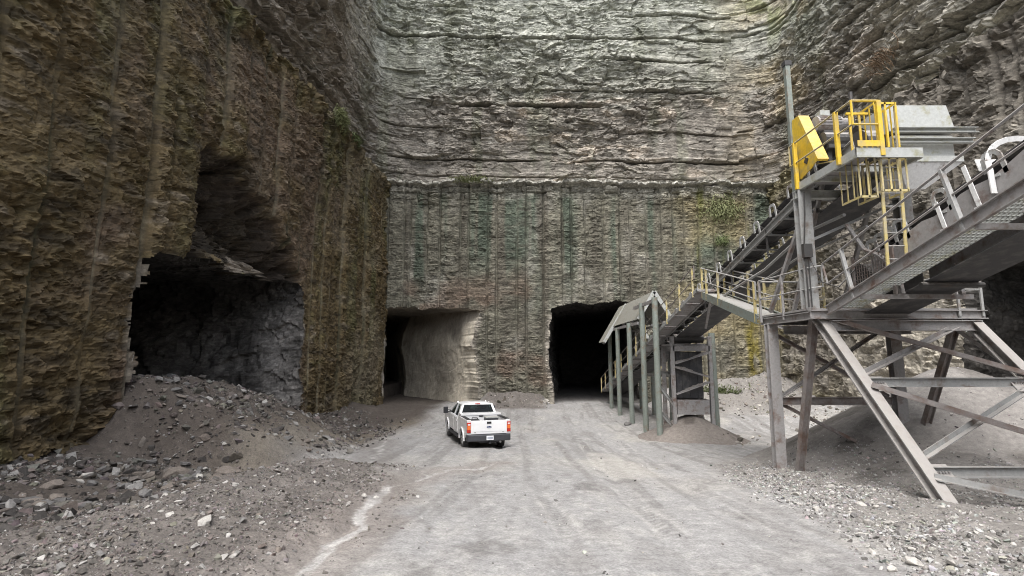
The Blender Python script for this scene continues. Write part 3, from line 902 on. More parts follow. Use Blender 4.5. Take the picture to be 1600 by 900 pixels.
def ground_col(X, Y):
    gm = gravel_mask(X, Y)
    n = fbm(X * 0.3, Y * 0.22, 4, 731); n2 = fbm(X * 1.4, Y * 0.55, 4, 732)
    c = np.ones(np.shape(X) + (3,)) * np.array((0.298, 0.295, 0.296))
    c = lerp3(c, (0.235, 0.228, 0.226), 0.75 * ss(0.0, 0.5, n2))
    c = lerp3(c, (0.36, 0.35, 0.335), 0.7 * ss(0.05, 0.5, n))
    # packed darker lanes where tyres run, pale dust between
    lane = fbm((X - 0.05 * Y - 0.5 * np.sin(Y * 0.12)) * 2.4, Y * 0.05, 4, 733)
    c = lerp3(c, (0.205, 0.199, 0.196), 0.75 * ss(0.05, 0.45, lane))
    c = lerp3(c, (0.155, 0.148, 0.145), 0.6 * ss(0.12, 0.5, fbm(X * 2.6, Y * 0.9, 5, 741)) * ss(-0.3, 0.3, fbm(X * 0.3, Y * 0.15, 2, 742)))
    c = lerp3(c, (0.38, 0.372, 0.362), 0.5 * ss(0.15, 0.5, fbm(X * 3.5 + 3, Y * 1.6, 5, 743)))
    for trk, half in TRACKS:
        td_, sd_ = track_d(X, Y, trk)
        dd = np.abs(td_ - half)
        br_ = ss(-0.35, 0.15, fbm(sd_ * 0.35, X * 0 + half, 3, 744))
        tread = 0.55 + 0.45 * np.sign(np.sin(sd_ * 2 * np.pi / 0.22 + 9 * np.abs(td_ - half)))
        c = lerp3(c, (0.185, 0.178, 0.174), 0.42 * br_ * (1 - ss(0.10, 0.17, dd)) * tread)
        c = lerp3(c, (0.40, 0.39, 0.38), 0.35 * br_ * (1 - ss(0.02, 0.07, np.abs(dd - 0.19))))
    c = lerp3(c, (0.40, 0.385, 0.36), 0.6 * ss(0.1, 0.5, fbm(X * 0.55, Y * 0.3, 3, 734) + 0.6 * np.exp(-((X - 3.2) / 1.3) ** 2 - ((Y - 16) / 4.5) ** 2) - 0.25))
    # damp olive-brown margin at the foot of the scree
    damp = np.exp(-((X + 8.4 - 0.055 * (Y - 16) * 1.6 + 0.6 * n) / 1.0) ** 2) * ss(12, 17, Y) * (1 - ss(34, 38, Y))
    g = np.array((0.135, 0.122, 0.114))
    cg = np.ones(np.shape(X) + (3,)) * g
    cg = lerp3(cg, (0.185, 0.17, 0.16), ss(0.0, 0.5, fbm(X * 1.2, Y * 1.2, 4, 735)))
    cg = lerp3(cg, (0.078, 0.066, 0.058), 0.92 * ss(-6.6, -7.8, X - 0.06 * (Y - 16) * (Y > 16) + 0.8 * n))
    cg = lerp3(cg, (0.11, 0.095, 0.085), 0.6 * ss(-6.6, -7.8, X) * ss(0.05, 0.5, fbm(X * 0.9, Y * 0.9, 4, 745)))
    cg = lerp3(cg, (0.24, 0.23, 0.22), 0.7 * ss(3.5, 5, X))
    c = lerp3(c, cg, gm)
    c = lerp3(c, (0.15, 0.128, 0.10), 0.75 * np.clip(damp, 0, 1))
    td = polyline_d(X + 0.25 * fbm(X * 1.2, Y * 1.2, 3, 736), Y, TRICKLE)
    wv = 0.04 + 0.13 * vn(Y * 0.9, Y * 0, 737)
    c = lerp3(c, (0.24, 0.215, 0.20), 0.6 * (1 - ss(0.3, 1.0, td)))
    c = lerp3(c, (0.42, 0.412, 0.405), 0.85 * (1 - ss(wv * 0.5, wv, td)) * ss(-0.45, 0.1, fbm(X * 3.0, Y * 2.0, 4, 738) + 0.15) * (1 - ss(17, 20, Y)))
    tb_ = polyline_d(X + 0.4 * fbm(X * 0.9, Y * 0.9, 4, 746), Y, TRICKLE_B)
    c = lerp3(c, (0.17, 0.155, 0.145), 0.45 * (1 - ss(0.4, 1.3, tb_)))
    c = lerp3(c, (0.44, 0.43, 0.42), 0.7 * (1 - ss(0.03, 0.03 + 0.2 * vn(Y * 0.8, X * 0, 747), tb_)) * ss(-0.2, 0.2, fbm(X * 2, Y * 2, 3, 748)))
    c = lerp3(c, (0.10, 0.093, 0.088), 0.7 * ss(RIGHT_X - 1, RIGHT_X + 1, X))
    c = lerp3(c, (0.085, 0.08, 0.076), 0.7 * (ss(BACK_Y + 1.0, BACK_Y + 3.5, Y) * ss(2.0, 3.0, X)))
    return c


ys = [-24.0]
while ys[-1] < 82:
    y = ys[-1]
    ys.append(y + (0.7 if y < 3.5 else max(0.028, 0.0068 * y) if y < 46 else 0.8))
xs = [-42.0]
while xs[-1] < 56:
    x = xs[-1]
    xs.append(x + (0.8 if (x < -15.5 or x > 23.5) else 0.10 if (x < -11.5 or x > 12) else 0.05))
GX, GY = np.meshgrid(np.array(xs), np.array(ys))
GZ = ground_z(GX, GY)
gv = np.stack([GX, GY, GZ], -1).reshape(-1, 3)
gi = np.arange(GX.size).reshape(GX.shape)
gf = np.stack([gi[:-1, :-1], gi[:-1, 1:], gi[1:, 1:], gi[1:, :-1]], -1).reshape(-1, 4)
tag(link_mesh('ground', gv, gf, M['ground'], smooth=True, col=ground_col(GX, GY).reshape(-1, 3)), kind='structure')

PILES = []


def gz(x, y):
    """height of the ground, or of a pile lying on it"""
    z = float(ground_z(np.array([x]), np.array([y]))[0])
    for f in PILES:
        z = max(z, float(f(np.array([x]), np.array([y]))[0]))
    return z


# ------------------------------------------------------------------ piles of fines
def pile(name, cx, cy, zfun, rad, label, cat, colfn, step=0.06):
    n = int(2 * rad / step)
    a = np.linspace(-rad, rad, n)
    X, Y = np.meshgrid(cx + a, cy + a)
    Z = zfun(X, Y)
    G = ground_z(X, Y)
    keepv = Z > G - 0.12
    idx = np.arange(X.size).reshape(X.shape)
    F = np.stack([idx[:-1, :-1], idx[:-1, 1:], idx[1:, 1:], idx[1:, :-1]], -1)
    kf = (keepv[:-1, :-1] | keepv[:-1, 1:] | keepv[1:, 1:] | keepv[1:, :-1])
    F = F[kf]
    V = np.stack([X - cx, Y - cy, Z], -1).reshape(-1, 3)
    C = colfn(X, Y).reshape(-1, 3)
    used = np.zeros(len(V), bool); used[F.ravel()] = True
    re = np.cumsum(used) - 1
    z0 = float(G.min())
    V[:, 2] -= z0
    o = link_mesh(name, V[used], re[F], M['sand'], smooth=True, col=C[used])
    o.location = (cx, cy, z0)
    PILES.append(zfun)
    return tag(o, label, cat)


def z_big(X, Y):
    th = np.arctan2(Y - 16.8, X - 14.2)
    r = np.hypot(X - 14.2, Y - 16.8) * (1 + 0.06 * np.sin(3 * th + 1) + 0.05 * fbm(th * 2, th * 0, 2, 801))
    h = 4.4 - 0.63 * np.sqrt(r * r + 0.5) + 0.35 * ss(4.5, 8.0, r)
    # lower second lobe towards the camera
    r2 = np.hypot((X - 11.0) / 1.2, (Y - 13.2))
    h2 = 2.15 - 0.40 * np.sqrt(r2 * r2 + 0.4) - 0.8 * ss(3.2, 5.2, r2)
    k = 0.25
    hm = np.maximum(h, h2) + k * np.exp(-np.abs(h - h2) / k) * 0.4
    return hm + 0.05 * fbm(X * 0.7, Y * 0.7, 3, 802) + 0.018 * fbm(X * 4, Y * 4, 3, 803)


def c_sand(X, Y):
    n = fbm(X * 0.5, Y * 0.5, 4, 805); 
    c = np.ones(np.shape(X) + (3,)) * np.array((0.215, 0.204, 0.196))
    c = lerp3(c, (0.25, 0.238, 0.228), ss(0.0, 0.5, n))
    return lerp3(c, (0.115, 0.107, 0.101), 0.8 * ss(0.1, 0.5, fbm(X * 0.9 + 5, Y * 0.9, 4, 806)))


def z_small(X, Y):
    r = np.hypot(X - 9.3, Y - 27.3)
    return 1.55 - 0.62 * np.sqrt(r * r + 0.12) + 0.035 * np.minimum(r, 3.4) ** 2 + 0.03 * fbm(X * 1.5, Y * 1.5, 3, 811)


pile('fines_pile', 14.2, 16.0, z_big, 9.0, 'broad grey pile of crushed fines and pebbles spread under the steel support tower', 'gravel pile', c_sand)
pile('fines_pile', 9.3, 27.3, z_small, 3.4, 'small smooth brown cone of dust below the hanging counterweight', 'gravel pile', lambda X, Y: c_sand(X, Y) * np.array((0.92, 0.87, 0.84)), 0.05)


# ------------------------------------------------------------------ the long conveyor out of the back tunnel
def zb1(Y):
    return 7.75 + 0.24 * (21.4 - Y)


def belt_mesh(mb, cx, y0, y1, zf, hw=0.6, trough=0.17, th=0.02):
    prof = [(-hw, trough), (-hw * 0.42, 0.0), (hw * 0.42, 0.0), (hw, trough)]
    n = 24
    vs = []
    for i in range(n + 1):
        y = y0 + (y1 - y0) * i / n
        for a, b in prof:
            vs.append((cx + a, y, zf(y) + b))
        for a, b in prof:
            vs.append((cx + a, y, zf(y) + b - th))
    fs = []
    for i in range(n):
        o = i * 8; q = o + 8
        for k in range(3):
            fs += [(o + k, o + k + 1, q + k + 1, q + k), (o + 4 + k + 1, o + 4 + k, q + 4 + k, q + 4 + k + 1)]
        fs += [(o, q, q + 4, o + 4), (o + 3, o + 7, q + 7, q + 3)]
    return mb.add(vs, fs)


def idler_set(root, cx, y, z, slope, hw=0.6, mat_frame='galv', rear=True):
    """troughing idler: a pressed frame with upturned ends carrying three rollers"""
    m = MB()
    lean = Vector((0, slope, 1)).normalized()
    def P(x, h, dy=0.0):
        return Vector((cx + x, y + dy, z)) + lean * h
    m.bar(P(-hw - 0.16, -0.20), P(hw + 0.16, -0.20), 0.09, 0.05)
    for s in (-1, 1):
        # upturned end: a bent strap that shows as a pale hook beside the belt
        pts = [P(s * (hw + 0.12), -0.20, -0.16), P(s * (hw + 0.12), 0.20, -0.16), P(s * (hw + 0.10), 0.30, -0.08), P(s * (hw + 0.10), 0.31, 0.10), P(s * (hw + 0.11), 0.22, 0.18), P(s * (hw + 0.12), -0.08, 0.20)]
        for a, b in zip(pts[:-1], pts[1:]):
            m.bar(a, b, 0.085, 0.03, up=(s, 0, 0))
        m.bar(P(s * hw * 0.42, -0.2), P(s * hw * 0.42, -0.05), 0.06, 0.04)
    fr = m.build('idler', M[mat_frame], root=root)
    r = MB()
    r.tube(P(-hw * 0.40, -0.085), P(hw * 0.40, -0.085), 0.065, 10)
    for s in (-1, 1):
        r.tube(P(s * hw * 0.44, -0.075), P(s * (hw + 0.03), 0.10), 0.065, 10)
    ro = r.build('roller', M['dark'], parent=fr)
    v = np.empty(len(ro.data.vertices) * 3); ro.data.vertices.foreach_get('co', v)
    ro.data.vertices.foreach_set('co', (v.reshape(-1, 3) - np.array(root.location)).ravel())
    return fr


def child(mb, name, mat, parent, root, smooth=False):
    """a sub-part: its verts are given in the same coordinates as the thing's"""
    o = mb.build(name, mat, parent=parent, smooth=smooth)
    v = np.empty(len(o.data.vertices) * 3); o.data.vertices.foreach_get('co', v)
    o.data.vertices.foreach_set('co', (v.reshape(-1, 3) - np.array(root.location)).ravel())
    return o


CX1 = 9.3
conv = empty('belt_conveyor', (CX1, 45.0, 0.4))
tag(conv, 'long belt conveyor climbing out of the back tunnel to the yellow platform', 'conveyor')
Y0, Y1 = 47.0, 12.3
m = belt_mesh(MB(), CX1, Y1, Y0, zb1)
belt = m.build('belt', M['belt'], root=conv)
m = MB()
m.bar((CX1, Y1, zb1(Y1) - 1.25), (CX1, Y0, zb1(Y0) - 0.75), 1.25, 0.02)
child(m, 'return_run', M['belt'], belt, conv)
for s in (-1, 1):
    m = MB()
    m.C((CX1 + s * 0.68, Y1, zb1(Y1) - 0.36), (CX1 + s * 0.68, Y0, zb1(Y0) - 0.36), 0.09, 0.26, 0.025, flip=s)
    m.build('stringer', M['steel' if s > 0 else 'galv'], root=conv)
y = 12.9
while y < 40:
    idler_set(conv, CX1, y, zb1(y), 0.24)
    y += 1.15
# return idlers and hangers
y = 14.0
while y < 42:
    m = MB()
    m.tube((CX1 - 0.7, y, zb1(y) - 1.19 + 0.5 * (y - 12.3) / 35), (CX1 + 0.7, y, zb1(y) - 1.19 + 0.5 * (y - 12.3) / 35), 0.05)
    for s in (-1, 1):
        m.bar((CX1 + s * 0.7, y, zb1(y) - 0.3), (CX1 + s * 0.7, y, zb1(y) - 1.24 + 0.5 * (y - 12.3) / 35), 0.07, 0.02)
    m.build('return_idler', M['dark'], root=conv)
    y += 2.9
# props under the free span between the landing and the head
for s in (-1, 1):
    m = MB()
    m.L((CX1 + s * 0.73, 13.6, zb1(13.6) - 0.5), (CX1 + s * 0.73, 15.6, 5.6), 0.10, 0.018)
    m.build('prop', M['steel'], root=conv)
# loose pipe hung under the belt
m = MB()
m.path([(CX1 - 0.75, 12.8, zb1(12.8) - 1.9), (CX1 - 0.8, 14.5, zb1(14.5) - 1.55), (CX1 - 0.78, 17, zb1(17) - 1.6), (CX1 - 0.8, 20, zb1(20) - 1.3), (CX1 - 0.7, 23, zb1(23) - 1.1)], 0.045)
m.build('water_pipe', M['galv'], root=conv)
m = MB()
m.path([(CX1 - 0.2, 12.8, zb1(12.8) - 2.2), (CX1 - 0.4, 15.5, zb1(15.5) - 1.8), (CX1 - 0.6, 18.5, zb1(18.5) - 1.7)], 0.035)
m.build('water_pipe', M['galv'], root=conv)
# head pulley
m = MB()
m.tube((CX1 - 0.68, 12.2, zb1(12.2) - 0.5), (CX1 + 0.68, 12.2, zb1(12.2) - 0.5), 0.42, 20)
m.build('head_pulley', M['dark'], root=conv)


def zc1(Y):
    return zb1(Y) - 0.72


# the catwalk along its left side
CWX0, CWX1 = 7.7, 8.5
m = MB()
for k in range(14):
    a = 21.2 + 1.72 * k; b = a + 1.66
    m.bar(((CWX0 + CWX1) / 2, a, zc1(a)), ((CWX0 + CWX1) / 2, b, zc1(b)), CWX1 - CWX0 - 0.06, 0.045)
    m.bar((CWX0, a, zc1(a) - 0.06), (CWX1, a, zc1(a) - 0.06), 0.07, 0.07)
cw = m.build('catwalk', M['steel'], root=conv)
m = MB()
for x, fl in ((CWX0, 1), (CWX1, -1)):
    m.C((x, 21.1, zc1(21.1) - 0.02), (x, 45.2, zc1(45.2) - 0.02), 0.06, 0.16, 0.015, flip=fl)
child(m, 'stringer', M['galv'], cw, conv)


def rail_run(root, pts, posts, h, post_mat, rail_mat, mids=(0.5,), pr=0.028, rr=0.024, toe=False, plumb=None):
    """handrail: posts at the given fractions of the run of deck points, a top rail and middle rails"""
    lean = Vector(plumb).normalized() if plumb else Vector((0, 0, 1))
    pts = [Vector(p) for p in pts]
    seg = [(b - a).length for a, b in zip(pts[:-1], pts[1:])]
    tot = sum(seg)
    def at(t):
        d = t * tot
        for a, b, l in zip(pts[:-1], pts[1:], seg):
            if d <= l + 1e-6:
                return a.lerp(b, d / l)
            d -= l
        return pts[-1]
    m = MB()
    m.path([p + lean * h for p in pts], rr)
    for q in mids:
        m.path([p + lean * h * q for p in pts], rr * 0.9)
    for p in (pts[0], pts[-1]):
        m.path([p + lean * (h + rr * 0.5), p + lean * (h * mids[0] - rr * 0.5)], rr * 0.95)
    hr = m.build('handrail', M[rail_mat], root=root)
    for t in posts:
        p = at(t)
        m = MB()
        m.bar(p - lean * 0.18, p + lean * (h + 0.01), pr * 2.1, pr * 1.5, up=(0, 1, 0))
        child(m, 'post', M[post_mat], hr, root)
    return hr


rail_run(conv, [(CWX0, 21.4, zc1(21.4)), (CWX0, 45, zc1(45))], [0.01, 0.085, 0.17, 0.26, 0.35, 0.45, 0.55, 0.64, 0.73, 0.82, 0.91, 0.99], 1.07, 'old_yellow', 'rusty', pr=0.035)
rail_run(conv, [(CX1 + 1.0, 21.8, zc1(21.4)), (CX1 + 1.0, 38, zc1(37.6))], [0.02, 0.14, 0.26, 0.38, 0.5, 0.62, 0.74, 0.86, 0.98], 1.15, 'old_yellow', 'rusty', pr=0.035)

# ------------------------------------------------------------------ canopy over the conveyor at the tunnel
cany = empty('conveyor_canopy', (8.6, 35.0, gz(8.6, 35.0)))
tag(cany, 'steep gabled rockfall canopy on tall grey green posts over the conveyor before the back tunnel', 'canopy')
EV, RG = (6.85, 5.45), (8.5, 8.15)
EV2 = (10.15, 5.45)
ya, yb = 30.4, 40.3
for (ex, ez, y0r, y1r, mt) in ((7.5, 6.5, 30.4, 37.9, 'canopy'), (6.8, 5.35, 37.94, 40.3, 'canopy'), (9.5, 6.5, 30.4, 37.9, 'canopy'), (10.2, 5.35, 37.94, 40.3, 'canopy')):
    m = MB()
    dx, dz = RG[0] - ex, RG[1] - ez
    ln = math.hypot(dx, dz)
    nx, nz = (-dz / ln, dx / ln) if dx > 0 else (dz / ln, -dx / ln)
    # corrugated sheet with real thickness
    nseg = int((y1r - y0r) / 0.22)
    vs = []; fs = []
    for i in range(nseg + 1):
        yy = y0r + (y1r - y0r) * i / nseg
        o = 0.03 * (1 if i % 2 else -1)
        for (px, pz) in ((ex, ez), (RG[0] - 0.02 * (1 if dx > 0 else -1), RG[1])):
            vs.append((px + nx * o, yy, pz + nz * o))
            vs.append((px + nx * (o + 0.025), yy, pz + nz * (o + 0.025)))
    for i in range(nseg):
        a = i * 4; b = a + 4
        fs += [(a, a + 2, b + 2, b), (a + 1, b + 1, b + 3, a + 3), (a, b, b + 1, a + 1), (a + 2, a + 3, b + 3, b + 2)]
    fs += [(0, 1, 3, 2), (nseg * 4, nseg * 4 + 2, nseg * 4 + 3, nseg * 4 + 1)]
    m.add(vs, fs)
    rf = m.build('roof_panel', M[mt], root=cany)
    m = MB()
    m.bar((ex, y0r - 0.03, ez), (RG[0], y0r - 0.03, RG[1]), 0.10, 0.22, up=(nx, 0, nz))
    child(m, 'barge_board', M['light_steel'], rf, cany)
    for yy in ((32.3, 35.0) if y0r < 35 else (38.6,)):
        m = MB()
        m.bar((ex + 0.05, yy, ez - 0.12), (RG[0], yy, RG[1] - 0.16), 0.09, 0.14)
        m.build('rafter', M['steel'], root=cany)
for (x, z) in ((EV[0] + 0.65, EV[1] + 0.82), (EV2[0] - 0.65, EV2[1] + 0.82), (RG[0], RG[1] - 0.14)):
    m = MB()
    m.bar((x, ya + 0.1, z), (x, yb - 0.1, z), 0.13, 0.16)
    m.build('purlin', M['steel'], root=cany)
for (x, yy, zt) in ((7.45, 26.5, 7.35), (7.4, 29.0, 7.3), (7.4, 32.3, 6.4), (7.5, 36.4, 6.3), (7.6, 39.9, 6.3), (10.75, 27.6, 5.55), (9.9, 32.3, 5.8), (9.9, 36.4, 5.8), (9.9, 39.9, 5.8)):
    m = MB()
    m.tube((x, yy, gz(x, yy) - 0.25), (x - 0.02, yy + 0.05, zt), 0.155 if zt > 5.7 else 0.17, 14)
    m.build('post', M['green_post'], root=cany, smooth=False)
m = MB()
m.bar((7.42, 26.5, 7.2), (7.42, 31.0, 7.2), 0.12, 0.16)
m.build('tie_beam', M['steel'], root=cany)
for (a, b) in (((7.45, 26.6, 3.5), (9.9, 29.0, 3.3)), ((7.45, 29.0, 3.3), (9.9, 32.3, 3.1)), ((7.45, 26.6, 2.9), (8.4, 26.9, 1.7)), ((7.45, 26.6, 1.6), (8.4, 26.9, 0.5))):
    m = MB()
    m.C(a, b, 0.07, 0.16, 0.02)
    m.build('brace', M['galv'], root=cany)

# ------------------------------------------------------------------ gravity take-up under the conveyor
tk = empty('take_up_tower', (9.35, 27.6, gz(9.35, 26.0)))
tag(tk, 'narrow steel frame with a dark hanging counterweight between two posts under the conveyor', 'steel frame')
fx0, fx1, fy0, fy1 = 8.35, 10.3, 26.9, 28.5
for x in (fx0, fx1):
    for yy in (fy0, fy1):
        m = MB()
        m.H((x, yy, gz(x, yy) - 0.3), (x, yy, 5.6 if yy > 27 else 5.35), 0.18, 0.2, 0.025, up=(0, 1, 0))
        m.build('leg', M['steel'], root=tk)
m = MB()
m.tube((fx0 + 0.2, 27.3, 5.25), (fx1 - 0.2, 27.3, 5.25), 0.24, 18)
m.tube((fx0, 27.3, 5.25), (fx1, 27.3, 5.25), 0.06, 8)
m.build('pulley', M['dark'], root=tk, smooth=False)
m = MB()
m.bb(fx0 + 0.02, fx1 - 0.02, fy0 - 0.1, fy0 - 0.02, 4.58, 4.86)
m.bb(fx0 + 0.02, fx1 - 0.02, fy1 + 0.02, fy1 + 0.1, 4.58, 4.86)
m.bb(fx0 - 0.1, fx1 + 0.1, fy0 + 0.15, fy1 - 0.15, 4.87, 4.95)
m.build('crosshead', M['steel'], root=tk)
m = MB()
pr = [(8.6, 27.1), (9.95, 27.1), (10.02, 27.25), (10.02, 28.1), (8.55, 28.1), (8.55, 27.2)]
m.prism(pr, 'z', 2.15, 4.55)
for xx in (8.9, 9.3, 9.7):
    m.bb(xx - 0.03, xx + 0.03, 27.06, 27.098, 2.2, 4.5)
m.build('counterweight', M['belt'], root=tk)
m = MB()
m.bb(8.5, 10.15, 26.84, 26.89, 1.35, 2.1)
m.bb(8.5, 10.15, 28.0, 28.05, 1.35, 2.1)
m.bb(8.5, 8.54, 26.9, 27.99, 1.35, 2.1)
m.bb(10.11, 10.15, 26.9, 27.99, 1.35, 2.1)
m.build('weight_box', M['steel'], root=tk)
zz = [(2.2, 2.6), (3.55, 3.1), (3.75, 4.3), (2.65, 2.2)]
for i, (a, b) in enumerate(((2.35, 2.95), (3.7, 3.2), (3.9, 4.45))):
    m = MB()
    # angle brace carrying a ridge of settled dust
    m.L((fx0 + 0.1, fy0 - 0.14, a), (fx1 - 0.1, fy0 - 0.14, b), 0.09, 0.02)
    br = m.build('brace', M['steel'], root=tk)
    m = MB()
    n = 14
    for k in range(n):
        t0, t1 = k / n, (k + 1) / n
        h0 = 0.03 + 0.13 * abs(math.sin(2.9 * t0 + i)) * random.uniform(0.7, 1.1)
        q0 = Vector((fx0 + 0.1, fy0 - 0.06, a)).lerp(Vector((fx1 - 0.1, fy0 - 0.06, b)), t0)
        q1 = Vector((fx0 + 0.1, fy0 - 0.06, a)).lerp(Vector((fx1 - 0.1, fy0 - 0.06, b)), t1)
        m.ext(q0 + Vector((0, 0, 0.02)), q1 + Vector((0, 0, 0.02)), [(-0.07, 0), (0.07, 0), (0.015, h0)])
    child(m, 'settled_dust', M['sand_plain'] if 'sand_plain' in M else M['steel'], br, tk)

# ------------------------------------------------------------------ support tower between the two conveyors
tw = empty('support_tower', (9.8, 13.4, gz(9.8, 13.4)))
tag(tw, 'large braced steel trestle tower straddling the wide pile of fines', 'steel tower')
LX, RX = 8.0, 11.8
DZ = 5.5
legs = {}
for nm, a, b in (('fl', (LX, 13.35, DZ - 0.2), (LX + 0.02, 9.7)), ('fr', (RX, 13.25, DZ - 0.2), (RX + 0.05, 9.7)), ('bl', (LX, 13.55, DZ - 0.2), (LX + 0.02, 14.9)), ('br', (RX, 13.55, DZ - 0.2), (RX - 0.1, 14.95))):
    zf = gz(b[0], b[1]) - 0.25
    b3 = (b[0], b[1], zf)
    legs[nm] = (Vector(a), Vector(b3))
    m = MB()
    if nm[0] == 'f':
        m.H(a, b3, 0.24, 0.26, 0.03, up=(0, 1, 1))
    else:
        m.H(a, b3, 0.17, 0.18, 0.02, up=(1, 0, 0))
    m.build('leg', M['steel' if nm[0] == 'f' else 'rusty'], root=tw)
for x in (7.72, 11.35):
    m = MB()
    m.H((x, 15.3, gz(x, 15.3) - 0.3), (x, 15.3, DZ - 0.22), 0.30, 0.24, 0.03, up=(0, 1, 0))
    m.build('column', M['steel'], root=tw)


def on(leg, z):
    a, b = legs[leg]
    return a.lerp(b, (a.z - z) / (a.z - b.z))


def brace(p, q, w=0.11, mat='steel', kind='L', off=0.0):
    m = MB()
    p = Vector(p) + Vector((0, off, 0)); q = Vector(q) + Vector((0, off, 0))
    if kind == 'C':
        m.C(p, q, w * 0.6, w * 1.5, 0.02, flip=1)
    else:
        m.L(p, q, w, 0.02)
    return m.build('brace', M[mat], root=tw)


for z in (3.72, 2.08):
    brace(on('fl', z) + Vector((0.12, 0, 0)), on('fr', z) - Vector((0.12, 0, 0)), 0.14, 'galv', 'C')
brace(on('fl', 5.25), on('fr', 3.8), 0.12, 'rusty', off=-0.16)
brace(on('fl', 3.8), on('fr', 5.2), 0.12, 'steel', off=0.10)
brace(on('fl', 3.62), on('fr', 2.2), 0.12, 'rusty', off=-0.16)
brace(on('fl', 2.2), on('fr', 3.62), 0.12, 'galv', off=0.10)
brace(on('fl', 1.98), on('fr', 1.25), 0.12, 'galv', off=-0.12)
for z in (3.7, 2.06):
    for s, l in ((1, 'fl'), (-1, 'fr')):
        m = MB()
        p = on(l, z)
        m.box((p.x + s * 0.30, p.y - 0.02, p.z - 0.02), (0.42, 0.02, 0.42), Matrix.Rotation(-0.73, 3, 'X'))
        for k in range(5):
            m.box((p.x + s * (0.2 + 0.06 * k), p.y - 0.035, p.z + 0.02), (0.03, 0.05, 0.03))
        m.build('gusset_plate', M['steel'], root=tw)
# rear face
bl3, br3 = Vector((7.86, 15.42, 3.0)), Vector((11.22, 15.42, 3.0))
brace(bl3, br3, 0.15, 'rusty', 'C')
brace((7.86, 15.42, 3.0), (11.22, 15.42, 5.1), 0.10, 'steel', off=0.06)
brace((7.86, 15.42, 4.95), (11.22, 15.42, 3.05), 0.13, 'rusty', off=0.18)
brace((7.86, 15.42, 2.9), (11.22, 15.42, 1.2), 0.10, 'rusty', off=0.06)
# side braces
brace(on('fr', 3.7) + Vector((0, 0.1, 0)), on('br', 5.0), 0.10, 'steel')
# deck: two tiers of channels and a dusty plate
m = MB()
m.bb(7.62, 12.0, 13.16, 15.6, DZ - 0.02, DZ + 0.03)
m.build('deck', M['steel'], root=tw)
m = MB()
for yy in (13.02, 15.62):
    m.H((7.6, yy, DZ - 0.14), (12.05, yy, DZ - 0.14), 0.18, 0.22, 0.02)
m.H((8.1, 13.02, DZ - 0.42), (11.9, 13.02, DZ - 0.42), 0.18, 0.26, 0.02)
m.H((8.1, 15.3, DZ - 0.42), (11.9, 15.3, DZ - 0.42), 0.18, 0.24, 0.02)
m.H((7.66, 13.12, DZ - 0.16), (7.66, 15.52, DZ - 0.16), 0.14, 0.20, 0.02)
m.H((11.95, 13.12, DZ - 0.16), (11.95, 15.52, DZ - 0.16), 0.14, 0.20, 0.02)
for x in (9.0, 10.1, 11.0):
    m.H((x, 13.12, DZ - 0.14), (x, 15.52, DZ - 0.14), 0.12, 0.18, 0.02)
m.build('deck_beam', M['steel'], root=tw)
rail_run(tw, [(7.55, 15.5, DZ), (7.62, 14.3, DZ), (7.68, 13.1, DZ), (8.0, 13.05, DZ + 0.05)], [0.0, 0.43, 0.86], 1.08, 'steel', 'galv')
rail_run(tw, [(7.6, 15.62, DZ), (9.6, 15.66, DZ)], [0.0, 0.33, 0.66, 1.0], 1.08, 'old_yellow', 'galv')
rail_run(tw, [(11.2, 12.95, DZ), (11.98, 12.98, DZ), (11.98, 15.3, DZ)], [0.05, 0.25, 0.95], 1.0, 'galv', 'galv')
# columns that carry the head of the long conveyor
for x in (7.78, 10.45):
    m = MB()
    m.H((x, 13.3, DZ + 0.03), (x, 13.3, 8.72), 0.34, 0.26, 0.03, up=(0, 1, 0))
    m.build('head_column', M['galv'], root=tw)
# electrical conduit and a junction box on the head column
m = MB()
m.path([(7.62, 13.08, DZ + 0.05), (7.62, 13.08, 7.2), (7.66, 13.02, 8.0), (7.7, 13.05, 8.6)], 0.022)
m.path([(7.70, 13.08, DZ + 0.05), (7.70, 13.08, 6.9), (7.95, 13.0, 6.2), (8.3, 12.9, 6.05), (8.7, 12.8, 6.5)], 0.018)
m.bb(7.56, 7.78, 13.0, 13.12, 6.85, 7.2)
m.build('conduit', M['dark'], root=tw)
m = MB()
m.H((7.6, 13.3, 8.60), (10.6, 13.3, 8.60), 0.16, 0.22, 0.02)
m.build('head_beam', M['light_steel'], root=tw)
brace((7.85, 13.2, 8.4), (7.72, 15.3, 5.6), 0.10, 'steel')
brace((7.9, 13.35, 7.3), (10.4, 13.35, 8.4), 0.07, 'galv')
# wire mesh guard beside the tail of the upper conveyor
m = MB()
for k in range(15):
    m.bar((8.72, 11.6 + 0.09 * k, DZ + 0.35), (8.72, 11.6 + 0.09 * k, DZ + 1.25), 0.012)
for k in range(11):
    m.bar((8.72, 11.6, DZ + 0.35 + 0.09 * k), (8.72, 12.86, DZ + 0.35 + 0.09 * k), 0.012)
m.bb(8.70, 8.74, 12.86, 12.93, DZ + 0.03, DZ + 1.3)
m.bb(8.70, 8.74, 11.5, 11.6, DZ + 0.2, DZ + 1.3)
m.build('mesh_guard', M['rusty'], root=tw)

